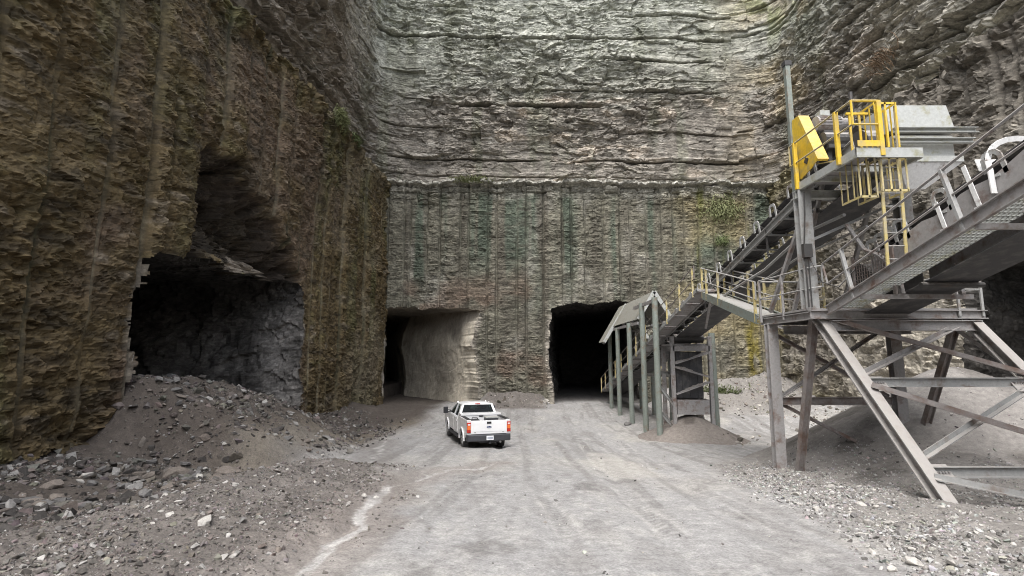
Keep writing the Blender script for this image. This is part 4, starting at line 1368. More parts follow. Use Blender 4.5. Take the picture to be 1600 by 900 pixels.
# ------------------------------------------------------------------ gangway from the catwalk down to the tower
gw = empty('gangway', (7.9, 18.3, 5.4))
tag(gw, 'short sloping gangway with yellow posts linking the conveyor catwalk to the steel tower', 'walkway')
A0, A1 = Vector((7.95, 21.2, 6.9)), Vector((7.55, 15.75, 5.52))
W = Vector((0.85, 0, 0))
m = MB()
vs = [A0, A0 + W, A1 + W, A1]
dn = Vector((0, 0, -0.05))
m.add(vs + [v + dn for v in vs], [(0, 1, 2, 3), (7, 6, 5, 4), (0, 4, 5, 1), (1, 5, 6, 2), (2, 6, 7, 3), (3, 7, 4, 0)])
m.build('deck', M['light_steel'], root=gw)
for o, fl in ((Vector((-0.03, 0, -0.08)), -1), (W + Vector((0.03, 0, -0.08)), 1)):
    m = MB()
    m.C(A0 + o, A1 + o, 0.08, 0.30, 0.02, flip=fl)
    m.build('stringer', M['green_post'], root=gw)
rail_run(gw, [A0, A1], [0.0, 0.1, 0.36, 0.98], 1.07, 'old_yellow', 'galv', pr=0.035)
rail_run(gw, [A0 + W, A1 + W], [0.04, 0.22, 0.5, 0.75, 0.98], 1.07, 'old_yellow', 'galv', pr=0.035)
for (a, b) in ((A0 + Vector((0.1, -0.5, -0.3)), (9.2, 24.5, zb1(24.5) - 1.4)), (A0 + Vector((0.6, 0.2, -0.3)), (9.0, 17.0, 5.2))):
    m = MB()
    m.L(a, b, 0.10, 0.02)
    m.build('brace', M['steel'], root=gw)

# ------------------------------------------------------------------ head platform with ladder and drive
hp = empty('service_platform', (8.4, 12.0, 8.75))
tag(hp, 'yellow railed service platform with a caged ladder at the top of the long conveyor', 'platform')
PX0, PX1, PY0, PY1, PZ = 7.65, 9.12, 10.88, 13.15, 8.9
m = MB()
m.bb(PX0 + 0.07, 8.25, PY0 + 0.06, PY1, PZ - 0.06, PZ - 0.02)
m.bb(8.25, PX1 - 0.02, 11.75, PY1, PZ - 0.06, PZ - 0.02)
m.bb(8.82, PX1 - 0.02, PY0 + 0.06, 11.75, PZ - 0.06, PZ - 0.02)
m.build('deck', M['steel'], root=hp)
m = MB()
m.bar((PX0, PY0, PZ - 0.11), (PX1, PY0, PZ - 0.11), 0.05, 0.22)
m.C((PX0, PY0 + 0.003, PZ - 0.10), (PX0, PY1, PZ - 0.10), 0.07, 0.20, 0.015, flip=1)
m.C((PX1, PY0 + 0.08, PZ - 0.10), (PX1, PY1, PZ - 0.10), 0.07, 0.20, 0.015, flip=1)
for yy in (11.8, 12.5):
    m.bar((PX0 + 0.08, yy, PZ - 0.14), (PX1 - 0.02, yy, PZ - 0.14), 0.06, 0.14)
m.build('edge_channel', M['light_steel'], root=hp)
# left handrail that runs back and dips where the guard stands
rail_run(hp, [(PX0 - 0.03, PY1 + 0.3, PZ), (PX0 - 0.03, PY0 - 0.02, PZ)], [0.10, 0.78], 1.1, 'yellow', 'old_yellow', pr=0.045)
rail_run(hp, [(PX0 - 0.03, PY0 - 0.02, PZ), (8.22, PY0 - 0.02, PZ)], [1.0], 1.1, 'yellow', 'yellow', mids=(0.5,), pr=0.045, rr=0.028)
m = MB()
m.bb(PX0 + 0.02, 8.25, PY0 - 0.05, PY0 - 0.035, PZ + 0.02, PZ + 0.16)
for x in (7.78, 8.0):
    m.bar((x, PY0 + 0.3, PZ), (x, PY0 + 0.3, PZ + 0.95), 0.05, 0.02)
m.bar((PX0 + 0.05, PY0 + 0.3, PZ + 0.95), (8.2, PY0 + 0.3, PZ + 0.95), 0.05, 0.05)
m.build('toe_board', M['yellow'], root=hp)
# ladder
LXA, LXB, LY = 8.36, 8.79, 11.1
m = MB()
for x in (LXA, LXB):
    m.bar((x, LY + 0.12, 6.25), (x, LY, 10.0), 0.065, 0.03, up=(0, 1, 0))
ld = m.build('ladder', M['old_yellow'], root=hp)
for k in range(9):
    z = 6.45 + 0.3 * k
    m = MB()
    m.tube((LXA, LY + 0.12 - 0.032 * (z - 6.25), z), (LXB, LY + 0.12 - 0.032 * (z - 6.25), z), 0.014, 6)
    child(m, 'rung', M['galv'], ld, hp)


def cage(x0, x1, y0, y1, zlo, zhi, hoops, mat, nf=4):
    m = MB()
    for z in hoops:
        for a, b in (((x0, y0), (x1, y0)), ((x1, y0), (x1, y1)), ((x0, y0), (x0, y1))):
            m.bar((a[0], a[1], z), (b[0], b[1], z), 0.014, 0.05)
    for k in range(nf):
        x = x0 + (x1 - x0) * k / (nf - 1)
        m.bar((x, y0, zlo), (x, y0, zhi), 0.04, 0.014, up=(0, 1, 0))
    for k in range(1, 4):
        yy = y0 + (y1 - y0) * k / 3
        for x in (x0, x1):
            m.bar((x, yy, zlo), (x, yy, zhi), 0.035, 0.012, up=(1, 0, 0))
    return m.build('ladder_cage', M[mat], root=hp)


cage(8.26, 8.74, 11.02, 11.55, 8.98, 10.05, (10.03,), 'yellow', 3)
cage(8.28, 8.84, 11.02, 11.6, 7.95, 8.78, (7.97, 8.72), 'old_yellow')
cage(7.86, 8.24, 11.15, 11.8, 7.85, 8.78, (7.87,), 'old_yellow', 3)

# drive: guard, motor, gearbox
dr = empty('drive_unit', (8.1, 12.9, PZ))
tag(dr, 'conveyor drive motor behind a slanting yellow belt guard on the railed platform', 'motor')
poly = [(13.45, 10.78), (13.15, 10.78), (12.45, 9.28), (12.75, 9.15), (13.25, 9.02), (13.6, 9.35)]
m = MB()
m.prism(poly, 'x', 7.76, 7.79)
m.prism([(13.15, 10.78), (12.45, 9.28), (12.52, 9.25), (13.22, 10.75)], 'x', 7.79, 8.05)
m.prism([(13.45, 10.78), (13.15, 10.78), (13.22, 10.74), (13.45, 10.74)], 'x', 7.79, 8.05)
gd = m.build('belt_guard', M['yellow'], root=dr)
m = MB()
m.box((7.752, 12.93, 9.42), (0.01, 0.15, 0.15), Matrix.Rotation(0.6, 3, 'X'))
child(m, 'inspection_opening', M['dark'], gd, dr)
m = MB()
m.bb(8.07, 8.6, 12.0, 12.02, 9.0, 9.05)
for k in range(12):
    yy = 12.1 + 0.085 * k
    m.bar((8.07, yy, 9.12 + 0.25 * k / 11), (8.62, yy, 9.12 + 0.25 * k / 11), 0.012)
for k in range(7):
    x = 8.07 + 0.09 * k
    m.bar((x, 12.1, 9.12), (x, 13.05, 9.37), 0.012)
m.bar((8.07, 12.08, 8.95), (8.07, 12.08, 9.14), 0.04)
m.bar((8.62, 12.08, 8.95), (8.62, 12.08, 9.14), 0.04)
m.build('mesh_cover', M['old_yellow'], root=dr)
m = MB()
m.tube((8.1, 13.0, 10.45), (8.75, 13.0, 10.45), 0.21, 18)
m.tube((8.75, 13.0, 10.45), (8.92, 13.0, 10.45), 0.17, 18)
for k in range(9):
    a = -0.4 + 0.35 * k
    m.bar((8.15, 13.0 - 0.22 * math.cos(a), 10.45 + 0.22 * math.sin(a)), (8.7, 13.0 - 0.22 * math.cos(a), 10.45 + 0.22 * math.sin(a)), 0.02)
mo = m.build('motor', M['steel'], root=dr)
m = MB()
m.bb(8.2, 8.45, 12.88, 13.12, 10.66, 10.8)
child(m, 'terminal_box', M['light_steel'], mo, dr)
m = MB()
m.tube((8.1, 12.75, 9.9), (8.85, 12.75, 9.9), 0.2, 14)
m.bb(8.15, 8.9, 12.55, 13.2, 9.62, 9.72)
m.bb(8.2, 8.3, 12.7, 13.1, PZ, 9.62)
m.bb(8.7, 8.8, 12.7, 13.1, PZ, 9.62)
m.bb(8.2, 8.85, 12.78, 13.16, 10.1, 10.2)
m.bb(8.2, 8.3, 12.95, 13.1, 9.72, 10.1)
m.bb(8.7, 8.8, 12.95, 13.1, 9.72, 10.1)
m.build('gearbox', M['dark'], root=dr)

# mast
ms = empty('mast', (7.78, 13.55, 8.7))
tag(ms, 'tall thin square mast rising beside the yellow railed platform', 'mast')
m = MB()
m.bb(7.71, 7.84, 13.48, 13.61, 7.4, 12.45)
m.build('pole', M['green_post'], root=ms)
m = MB()
m.bb(7.69, 7.88, 13.46, 13.64, 12.45, 12.58)
m.build('lamp_head', M['dark'], root=ms)
ms2 = empty('mast', (8.75, 13.2, 8.8))
tag(ms2, 'dark pipe mast standing behind the ladder cage on the platform', 'mast')
m = MB()
m.tube((8.85, 12.6, PZ - 0.02), (8.85, 12.6, 11.15), 0.05)
m.build('pole', M['dark'], root=ms2)

# transfer chute
tc = empty('transfer_chute', (9.9, 12.3, 8.2))
tag(tc, 'pale grey transfer chute with a white funnel dropping rock on to the upper conveyor', 'chute')
m = MB()
vs = [(9.0, 11.6, 9.62), (10.58, 11.6, 9.62), (10.46, 11.65, 10.3), (9.0, 11.65, 10.3), (9.0, 13.0, 9.62), (10.58, 13.0, 9.62), (10.46, 12.95, 10.3), (9.0, 12.95, 10.3)]
m.add(vs, [(0, 1, 2, 3), (5, 4, 7, 6), (1, 5, 6, 2), (4, 0, 3, 7), (3, 2, 6, 7), (4, 5, 1, 0)])
m.build('hood', M['light_steel'], root=tc)
for yy, z, x1 in ((11.45, 9.56, 10.9), (11.5, 9.32, 10.85), (12.9, 9.56, 10.9)):
    m = MB()
    m.C((8.95, yy, z), (x1, yy, z), 0.1, 0.12, 0.015)
    m.build('flange', M['light_steel'], root=tc)
m = MB()
m.bb(9.05, 10.5, 11.62, 12.9, 9.0, 9.52)
m.bb(8.9, 10.62, 11.52, 12.95, 8.84, 8.98)
m.build('body', M['light_steel'], root=tc)
m = MB()
vs = [(9.1, 11.55, 8.83), (10.6, 11.55, 8.83), (10.6, 12.9, 8.83), (9.1, 12.9, 8.83), (9.5, 11.9, 8.3), (9.95, 11.9, 8.3), (9.95, 12.6, 8.3), (9.5, 12.6, 8.3)]
m.add(vs, [(0, 1, 2, 3), (0, 4, 5, 1), (1, 5, 6, 2), (2, 6, 7, 3), (3, 7, 4, 0), (4, 7, 6, 5)])
m.build('funnel', M['white_steel'], root=tc)

# ------------------------------------------------------------------ upper conveyor over the right of the camera
def zw2(Y):
    return 5.66 + 0.28 * (12.5 - Y)


up = empty('belt_conveyor', (9.0, 12.5, 5.5))
tag(up, 'nearer belt conveyor with a grated walkway rising from the steel tower towards the upper right', 'conveyor')
YA, YB = 12.9, 2.5
sl = 0.28
nrm = Vector((0, sl, 1)).normalized()
m = MB()
m.C((8.0, YA, zw2(YA) - 0.10), (8.0, YB, zw2(YB) - 0.10), 0.08, 0.24, 0.02, flip=1)
m.build('stringer', M['steel'], root=up)
m = MB()
# open grating: bearing bars and cross bars
for k in range(9):
    x = 8.12 + 0.085 * k
    m.bar((x, YA, zw2(YA) - 0.02), (x, YB, zw2(YB) - 0.02), 0.012, 0.04)
for k in range(86):
    yy = YA - 0.05 - 0.12 * k
    m.bar((8.09, yy, zw2(yy) - 0.02), (8.83, yy, zw2(yy) - 0.02), 0.045, 0.012)
m.build('walkway_grating', M['light_steel'], root=up)
m = MB()
for k in range(4):
    yy = 11.6 - 3.05 * k
    m.bar((7.96, yy, zw2(yy) - 0.26), (10.5, yy, zw2(yy) - 0.26), 0.08, 0.10)
m.build('cross_beam', M['steel'], root=up)
rail_run(up, [(8.0, YA - 0.2, zw2(YA - 0.2)), (8.0, YB, zw2(YB))], [0.075, 0.375, 0.68, 0.97], 1.1, 'galv', 'steel', pr=0.04, rr=0.027, plumb=nrm)
CX2 = 9.55
for k in range(4):
    yy = 11.55 - 3.05 * k
    for x in (8.87, 10.23):
        m = MB()
        m.bar((x, yy, zw2(yy) - 0.22), (x, yy + 0.12, zw2(yy) + 0.5), 0.08, 0.1, up=(0, 1, 0))
        m.build('stool', M['steel'], root=up)
zb2 = lambda Y: zw2(Y) + 1.12
m = belt_mesh(MB(), CX2, YB, 12.6, zb2, 0.58, 0.18)
b2 = m.build('belt', M['belt'], root=up)
m = MB()
m.bar((CX2, YB, zb2(YB) - 1.42), (CX2, 13.0, zb2(13.0) - 1.25), 1.15, 0.02)
child(m, 'return_run', M['belt'], b2, up)
for s in (-1, 1):
    m = MB()
    x = CX2 + s * 0.70
    # side plate with a wavy dusty top edge
    pts = []
    n = 30
    for k in range(n + 1):
        yy = 12.4 + (YB - 12.4) * k / n
        pts.append((yy, zw2(yy) + 1.0 + 0.05 * math.sin(k * 1.7) * (s < 0)))
    for k in range(n + 1):
        yy = YB + (12.4 - YB) * k / n
        pts.append((yy, zw2(yy) + 0.42))
    vs = [(x - 0.015, a, b) for a, b in pts] + [(x + 0.015, a, b) for a, b in pts]
    N2 = len(pts)
    fs = [(i, (i + 1) % N2, N2 + (i + 1) % N2, N2 + i) for i in range(N2)]
    for k in range(n):
        fs += [(k, k + 1, N2 - 2 - k, N2 - 1 - k), (N2 + k + 1, N2 + k, 2 * N2 - 1 - k, 2 * N2 - 2 - k)]
    m.add(vs, fs)
    m.build('side_plate', M['steel'], root=up)
for yy in (12.3, 12.0, 11.7, 11.35, 10.2, 9.0, 7.8, 6.6, 5.4, 4.2, 3.0):
    idler_set(up, CX2, yy, zb2(yy), 0.28, 0.58)
for yy in (11.0, 8.0, 5.0):
    m = MB()
    m.tube((CX2 - 0.68, yy, zb2(yy) - 1.36), (CX2 + 0.68, yy, zb2(yy) - 1.36), 0.06)
    m.build('return_idler', M['dark'], root=up)
m = MB()
m.tube((CX2 - 0.66, 12.95, zb2(12.9) - 0.42), (CX2 + 0.66, 12.95, zb2(12.9) - 0.42), 0.40, 18)
m.build('tail_pulley', M['dark'], root=up)
# cover hoop and the two short uprights with a scrap of white cover sheet
m = MB()
hy = 9.0
cen = Vector((CX2, hy, zw2(hy) + 1.05))
pts = [cen + Vector((-0.78, 0, -0.45))]
for k in range(13):
    a = math.pi * (1 - k / 12)
    pts.append(cen + Vector((0.78 * math.cos(a), 0.02, 0)) + nrm * 0.72 * math.sin(a))
pts.append(cen + Vector((0.78, 0, -0.45)))
for a, b in zip(pts[:-1], pts[1:]):
    m.bar(a, b, 0.10, 0.025, up=(0, 1, 0.28))
m.build('cover_hoop', M['white_steel'], root=up)
for yy in (9.35, 10.15):
    m = MB()
    p = Vector((8.78, yy, zw2(yy) + 0.45))
    m.L(p, p + nrm * (1.0 if yy < 10 else 0.7), 0.09, 0.02)
    m.bar(p + nrm * 0.05 + Vector((0.05, 0.08, 0)), p + nrm * 0.05 + Vector((0.05, -0.15, 0)), 0.1, 0.12)
    m.build('bracket', M['white_steel'], root=up)
m = MB()
p = Vector((8.85, 9.33, zw2(9.3) + 1.2))
m.box(p + Vector((0.28, 0.02, 0.15)), (0.56, 0.02, 0.26), Matrix.Rotation(-0.27, 3, 'X'))
m.build('cover_sheet', M['white_steel'], root=up)
m = MB()
m.path([(8.45, 12.6, 7.6), (8.62, 12.3, 6.9), (8.75, 12.0, 6.7), (8.8, 11.6, 6.3), (8.9, 11.3, 6.15)], 0.05)
m.build('hose', M['steel'], root=up)


# ------------------------------------------------------------------ pickup truck
M['truck_white'] = plain_mat('white_car_paint', (0.80, 0.80, 0.80), 0.28, 0.0, 0.6, var=0.03, scale=2.0)
M['truck_dust'] = plain_mat('dusty_white_paint', (0.68, 0.67, 0.66), 0.5, 0.0, 0.1, var=0.15, scale=5.0)
M['black_plastic'] = plain_mat('black_plastic', (0.022, 0.022, 0.024), 0.5, var=0.2)
M['bumper'] = plain_mat('dark_grey_bumper', (0.045, 0.046, 0.052), 0.45, var=0.2)
M['tyre'] = plain_mat('dusty_tyre_rubber', (0.06, 0.058, 0.056), 0.85, var=0.35, scale=9.0)
M['rim'] = plain_mat('alloy_rim', (0.45, 0.45, 0.45), 0.35, 0.8)
M['seat'] = plain_mat('grey_seat_cloth', (0.16, 0.18, 0.18), 0.9)
M['red_lens'] = plain_mat('red_lens', (0.42, 0.02, 0.012), 0.18, coat=0.5)
M['orange_lens'] = plain_mat('orange_lens', (0.75, 0.16, 0.03), 0.2, coat=0.5)
M['clear_lens'] = plain_mat('clear_lens', (0.75, 0.62, 0.6), 0.15, coat=0.5)
M['blue_badge'] = plain_mat('blue_badge', (0.01, 0.025, 0.11), 0.25, coat=0.4)
M['plate'] = plain_mat('licence_plate', (0.75, 0.76, 0.78), 0.4, var=0.03)
M['ink'] = plain_mat('blue_grey_ink', (0.16, 0.19, 0.28), 0.5)
gm, gnt, gp = new_mat('tinted_glass')
gp.inputs['Base Color'].default_value = (0.22, 0.30, 0.29, 1)
gp.inputs['Roughness'].default_value = 0.03
gp.inputs['Transmission Weight'].default_value = 1.0
gp.inputs['IOR'].default_value = 1.25
M['glass'] = gm

TX, TY = -1.36, 24.4
tr = empty('pickup_truck', (TX, TY, gz(TX, TY + 1.5) - 0.01), R(16.5))
tag(tr, 'white crew cab pickup truck driving away on the dusty quarry floor', 'truck')
ZERO = Vector((0, 0, 0))


def tp(mb, name, mat, parent=None, bevel=0.0, smooth=False):
    return mb.build(name, M[mat], parent=parent or tr, bevel=bevel, smooth=smooth)


def arch(cy, r, z0, n=12):
    return [(cy + r * math.cos(math.pi * k / n), max(z0, 0.40 + r * math.sin(math.pi * k / n))) for k in range(n + 1)]


# cab and front end: side profile swept across
prof = [(0.96, 1.34), (0.96, 0.55), (3.30, 0.55)]
prof += [(3.97 - 0.50 * math.cos(math.pi * k / 12), 0.42 + 0.50 * math.sin(math.pi * k / 12)) for k in range(1, 12)]
prof += [(4.60, 0.55), (4.92, 0.60), (4.95, 1.10), (4.80, 1.27), (3.45, 1.33)]
m = MB()
m.prism(prof, 'x', -0.985, 0.985)
tp(m, 'cab', 'truck_white', bevel=0.05)
# door seams and side moulding
for s in (-1, 1):
    for (y0, y1) in ((1.05, 2.02), (2.08, 3.18)):
        m = MB()
        m.bb(min(s * 0.986, s * 1.0), max(s * 0.986, s * 1.0), y0, y1, 0.66, 1.28)
        d = tp(m, 'door', 'truck_dust', bevel=0.02)
        m = MB()
        m.bb(min(s * 1.0, s * 1.03), max(s * 1.0, s * 1.03), y0 + 0.06, y0 + 0.24, 1.12, 1.16)
        tp(m, 'handle', 'truck_white', parent=d)
# bed: two sides with wheel arches, floor and bulkhead
for s in (-1, 1):
    pr = [(-1.2, 1.40), (-1.2, 0.62), (-0.52, 0.62)] + [(-0.50 * math.cos(math.pi * k / 12), 0.42 + 0.50 * math.sin(math.pi * k / 12)) for k in range(1, 12)] + [(0.52, 0.58), (0.93, 0.55), (0.93, 1.40)]
    m = MB()
    m.prism(pr, 'x', min(s * 0.985, s * 0.80), max(s * 0.985, s * 0.80))
    tp(m, 'bed_side', 'truck_dust', bevel=0.035)
    m = MB()
    m.bb(min(s * 0.96, s * 0.79), max(s * 0.96, s * 0.79), -1.12, 0.9, 1.395, 1.425)
    tp(m, 'rail_cap', 'black_plastic')
    for cy in (0.0, 3.97):
        m = MB()
        pts = [(s * 0.99, cy + 0.53 * math.cos(math.pi * k / 14), 0.42 + 0.53 * math.sin(math.pi * k / 14)) for k in range(15)]
        for a, b in zip(pts[:-1], pts[1:]):
            m.bar(a, b, 0.07, 0.075, up=(s, 0, 0))
        tp(m, 'fender_flare', 'truck_white')
m = MB()
m.bb(-0.80, 0.80, -1.12, 0.93, 0.80, 0.86)
m.bb(-0.80, 0.80, 0.88, 0.93, 0.862, 1.40)
for s in (-1, 1):
    m.bb(min(s * 0.55, s * 0.798), max(s * 0.55, s * 0.798), -0.45, 0.45, 0.862, 1.05)
tp(m, 'bed_liner', 'black_plastic')
m = MB()
m.bb(-0.815, 0.815, -1.225, -1.15, 0.80, 1.375)
m.bb(-0.70, 0.70, -1.235, -1.224, 0.90, 1.30)
tg = tp(m, 'tailgate', 'truck_white', bevel=0.02)
m = MB()
m.bb(-0.10, 0.10, -1.25, -1.234, 1.23, 1.32)
tp(m, 'handle', 'black_plastic', parent=tg)
m = MB()
m.prism([(0.115 * math.cos(2 * math.pi * k / 24), 1.085 + 0.047 * math.sin(2 * math.pi * k / 24)) for k in range(24)], 'y', -1.243, -1.235)
em = tp(m, 'emblem', 'blue_badge', parent=tg)
fc = bpy.data.curves.new('lettering', 'FONT')
fc.body = 'Ford'
fc.size = 0.085; fc.align_x = 'CENTER'; fc.align_y = 'CENTER'; fc.extrude = 0.001; fc.shear = 0.25
fc.materials.append(M['plate'])
_tmp = bpy.data.objects.new('lettering_curve', fc)
COL.objects.link(_tmp)
bpy.context.view_layer.update()
_me = bpy.data.meshes.new_from_object(_tmp.evaluated_get(bpy.context.evaluated_depsgraph_get()))
bpy.data.objects.remove(_tmp)
fo = bpy.data.objects.new('lettering', _me)
COL.objects.link(fo); fo.parent = em
fo.location = (0, -1.2445, 1.085); fo.rotation_euler = (R(90), 0, 0)
for x0 in (-0.68, 0.60):
    m = MB()
    m.bb(x0, x0 + 0.09, -1.238, -1.2345, 0.86, 0.885)
    tp(m, 'badge', 'rim', parent=tg)
# tail lights
for s in (-1, 1):
    m = MB()
    a, b = sorted((s * 0.822, s * 0.99))
    m.bb(a, b, -1.235, -1.10, 0.86, 1.00)
    m.bb(a, b, -1.235, -1.10, 1.16, 1.30)
    tl = tp(m.bb(a + 0.005, b - 0.005, -1.232, -1.10, 0.99, 1.17), 'tail_light', 'red_lens', bevel=0.008)
    m = MB(); m.bb(a + 0.01, b - 0.01, -1.241, -1.234, 1.0, 1.16); tp(m, 'indicator_lens', 'orange_lens', parent=tl)
    m = MB(); m.bb(a + 0.03, b - 0.02, -1.241, -1.2355, 1.18, 1.25); tp(m, 'reversing_lens', 'clear_lens', parent=tl)
# bumper
m = MB()
m.prism([(-1.0, -1.18), (-0.95, -1.33), (-0.3, -1.40), (0.3, -1.40), (0.95, -1.33), (1.0, -1.18), (1.0, -0.95), (-1.0, -0.95)], 'z', 0.50, 0.78)
bp = tp(m, 'bumper', 'bumper', bevel=0.03)
m = MB()
m.bb(-0.16, 0.16, -1.425, -1.405, 0.56, 0.74)
pl = tp(m, 'license_plate', 'plate', parent=bp)
m = MB()
for k in range(6):
    m.bb(-0.11 + 0.04 * k, -0.085 + 0.04 * k, -1.428, -1.4255, 0.61, 0.69)
pm = m.build('plate_characters', M['ink'], parent=bp)
m = MB()
m.bb(-0.05, 0.05, -1.45, -1.0, 0.40, 0.49)
m.bb(-0.45, 0.45, -1.25, -1.15, 0.42, 0.50)
tp(m, 'tow_hitch', 'black_plastic')
m = MB()
m.tube((0.55, -1.1, 0.42), (0.55, -0.2, 0.42), 0.05)
tp(m, 'exhaust', 'rim')
m = MB()
m.bb(-0.45, 0.45, -1.0, 4.4, 0.46, 0.58)
m.tube((-0.75, 0, 0.42), (0.75, 0, 0.42), 0.09); m.tube((-0.75, 3.97, 0.42), (0.75, 3.97, 0.42), 0.08)
m.tube((-0.22, 0, 0.42), (0.22, 0, 0.42), 0.2, 12)
tp(m, 'chassis', 'black_plastic')
for s in (-1, 1):
    m = MB()
    a, b = sorted((s * 0.90, s * 1.05))
    m.bb(a, b, 0.75, 3.3, 0.40, 0.48)
    tp(m, 'running_board', 'black_plastic', bevel=0.02)


def wheel(x, cy, s):
    prof = [(0.235, 0.13), (0.34, 0.135), (0.385, 0.12), (0.405, 0.07), (0.41, 0.0), (0.405, -0.07), (0.385, -0.12), (0.34, -0.135), (0.235, -0.13)]
    n = 36
    vs = []; fs = []
    for k in range(n):
        a = 2 * math.pi * k / n
        for j, (r, w) in enumerate(prof):
            rr = r - (0.012 if (j in (3, 4, 5) and k % 2) else 0)
            vs.append((x + w, cy + rr * math.cos(a), 0.41 + rr * math.sin(a)))
    q = len(prof)
    for k in range(n):
        for j in range(q):
            fs.append((k * q + j, k * q + (j + 1) % q, ((k + 1) % n) * q + (j + 1) % q, ((k + 1) % n) * q + j))
    m = MB(); m.add(vs, fs)
    w = tp(m, 'wheel', 'tyre')
    m = MB()
    m.prism([(cy + 0.236 * math.cos(2 * math.pi * k / 24), 0.41 + 0.236 * math.sin(2 * math.pi * k / 24)) for k in range(24)], 'x', x - 0.08, x + 0.08)
    for k in range(8):
        a = 2 * math.pi * k / 8
        m.bar((x + s * 0.10, cy + 0.06 * math.cos(a), 0.41 + 0.06 * math.sin(a)), (x + s * 0.10, cy + 0.22 * math.cos(a), 0.41 + 0.22 * math.sin(a)), 0.06, 0.05, up=(1, 0, 0))
    m.tube((x + s * 0.06, cy, 0.41), (x + s * 0.13, cy, 0.41), 0.07, 12)
    tp(m, 'rim', 'rim', parent=w)


for s in (-1, 1):
    wheel(s * 0.84, 0.0, s); wheel(s * 0.84, 3.97, s)
# greenhouse: pillars and roof
BL = {'A': (0.93, 3.30), 'B': (0.95, 2.05), 'C': (0.93, 0.99)}
RL = {'A': (0.72, 2.42), 'B': (0.76, 1.95), 'C': (0.73, 1.17)}
ZB_, ZR_ = 1.335, 1.90
m = MB()
for s in (-1, 1):
    for k, wd in (('A', 0.09), ('B', 0.09)):
        m.bar((s * BL[k][0], BL[k][1], ZB_), (s * RL[k][0], RL[k][1], ZR_), 0.06, wd, up=(0, 1, 0))
    # broad rear quarter pillar
    m.add([(s * 0.955, 0.97, ZB_), (s * 0.955, 1.22, ZB_), (s * 0.765, 1.36, ZR_), (s * 0.755, 1.14, ZR_), (s * 0.845, 0.97, ZB_), (s * 0.885, 1.22, ZB_), (s * 0.70, 1.36, ZR_), (s * 0.64, 1.14, ZR_)],
          [(0, 1, 2, 3), (5, 4, 7, 6), (0, 3, 7, 4), (1, 5, 6, 2), (0, 4, 5, 1), (3, 2, 6, 7)])
m.bar((-0.87, 0.99, ZB_ + 0.03), (0.87, 0.99, ZB_ + 0.03), 0.06, 0.07)
tp(m, 'pillar', 'truck_white')
m = MB()
nx_, ny_ = 12, 8
vs = []
for j in range(ny_ + 1):
    for i in range(nx_ + 1):
        u = -1 + 2 * i / nx_; v = -1 + 2 * j / ny_
        vs.append((u * (0.79 - 0.03 * abs(v) ** 3), 1.78 + v * 0.68, ZR_ + 0.085 * (1 - abs(u) ** 3.5) * (1 - 0.75 * abs(v) ** 4) - 0.02))
top_n = len(vs)
vs += [(x * 0.99, y, ZR_ - 0.05) for x, y, z in vs[:top_n]]
fs = []
W_ = nx_ + 1
for j in range(ny_):
    for i in range(nx_):
        a = j * W_ + i
        fs += [(a, a + 1, a + W_ + 1, a + W_), (top_n + a, top_n + a + W_, top_n + a + W_ + 1, top_n + a + 1)]
for i in range(nx_):
    a = i; b = ny_ * W_ + i
    fs += [(a, top_n + a, top_n + a + 1, a + 1), (b, b + 1, top_n + b + 1, top_n + b)]
for j in range(ny_):
    a = j * W_; b = a + nx_
    fs += [(a, a + W_, top_n + a + W_, top_n + a), (b, top_n + b, top_n + b + W_, b + W_)]
m.add(vs, fs)
rfo = tp(m, 'roof', 'truck_white', smooth=False)
m = MB(); m.bb(-0.13, 0.13, 1.085, 1.12, 1.875, 1.915); tp(m, 'brake_light', 'red_lens', parent=rfo)


def pane(vs, nrm_, name='window'):
    n_ = Vector(nrm_) * 0.006
    m = MB()
    v = [Vector(x) for x in vs]
    k = len(v)
    m.add(v + [x + n_ for x in v], [tuple(range(k)), tuple(reversed(range(k, 2 * k)))] + [(i, k + i, k + (i + 1) % k, (i + 1) % k) for i in range(k)])
    return tp(m, name, 'glass')


pane([(-0.84, 0.985, ZB_ + 0.05), (0.84, 0.985, ZB_ + 0.05), (0.66, 1.15, ZR_ - 0.05), (-0.66, 1.15, ZR_ - 0.05)], (0, -1, 0.3), 'rear_window')
pane([(-0.9, 3.28, ZB_), (0.9, 3.28, ZB_), (0.7, 2.42, ZR_ - 0.03), (-0.7, 2.42, ZR_ - 0.03)], (0, 0.6, 0.8), 'windscreen')
for s in (-1, 1):
    pane([(s * 0.935, 1.22, ZB_), (s * 0.935, 2.02, ZB_), (s * 0.745, 1.93, ZR_ - 0.04), (s * 0.745, 1.34, ZR_ - 0.04)], (s, 0, 0.3))
    pane([(s * 0.935, 2.10, ZB_), (s * 0.925, 3.22, ZB_), (s * 0.725, 2.42, ZR_ - 0.04), (s * 0.745, 2.0, ZR_ - 0.04)], (s, 0, 0.3))
    # towing mirrors
    m = MB()
    m.bar((s * 0.94, 3.0, 1.42), (s * 1.20, 2.98, 1.47), 0.05)
    m.bar((s * 0.94, 3.0, 1.36), (s * 1.20, 2.98, 1.38), 0.05)
    a, b = sorted((s * 1.14, s * 1.36))
    m.bb(a, b, 2.92, 3.05, 1.30, 1.62)
    tp(m, 'mirror', 'black_plastic', bevel=0.02)
for x, hx in ((-0.42, 1), (0.42, 1)):
    for yy in (1.55, 2.35):
        m = MB()
        m.bb(x - 0.26, x + 0.26, yy - 0.08, yy + 0.1, 1.0, 1.58)
        m.bb(x - 0.06, x + 0.06, yy - 0.04, yy + 0.04, 1.575, 1.62)
        m.bb(x - 0.14, x + 0.14, yy - 0.06, yy + 0.07, 1.61, 1.78)
        tp(m, 'seat', 'seat', bevel=0.03)
m = MB()
m.bb(-0.85, 0.85, 2.95, 3.2, 1.3, 1.42)
tp(m, 'dashboard', 'black_plastic')
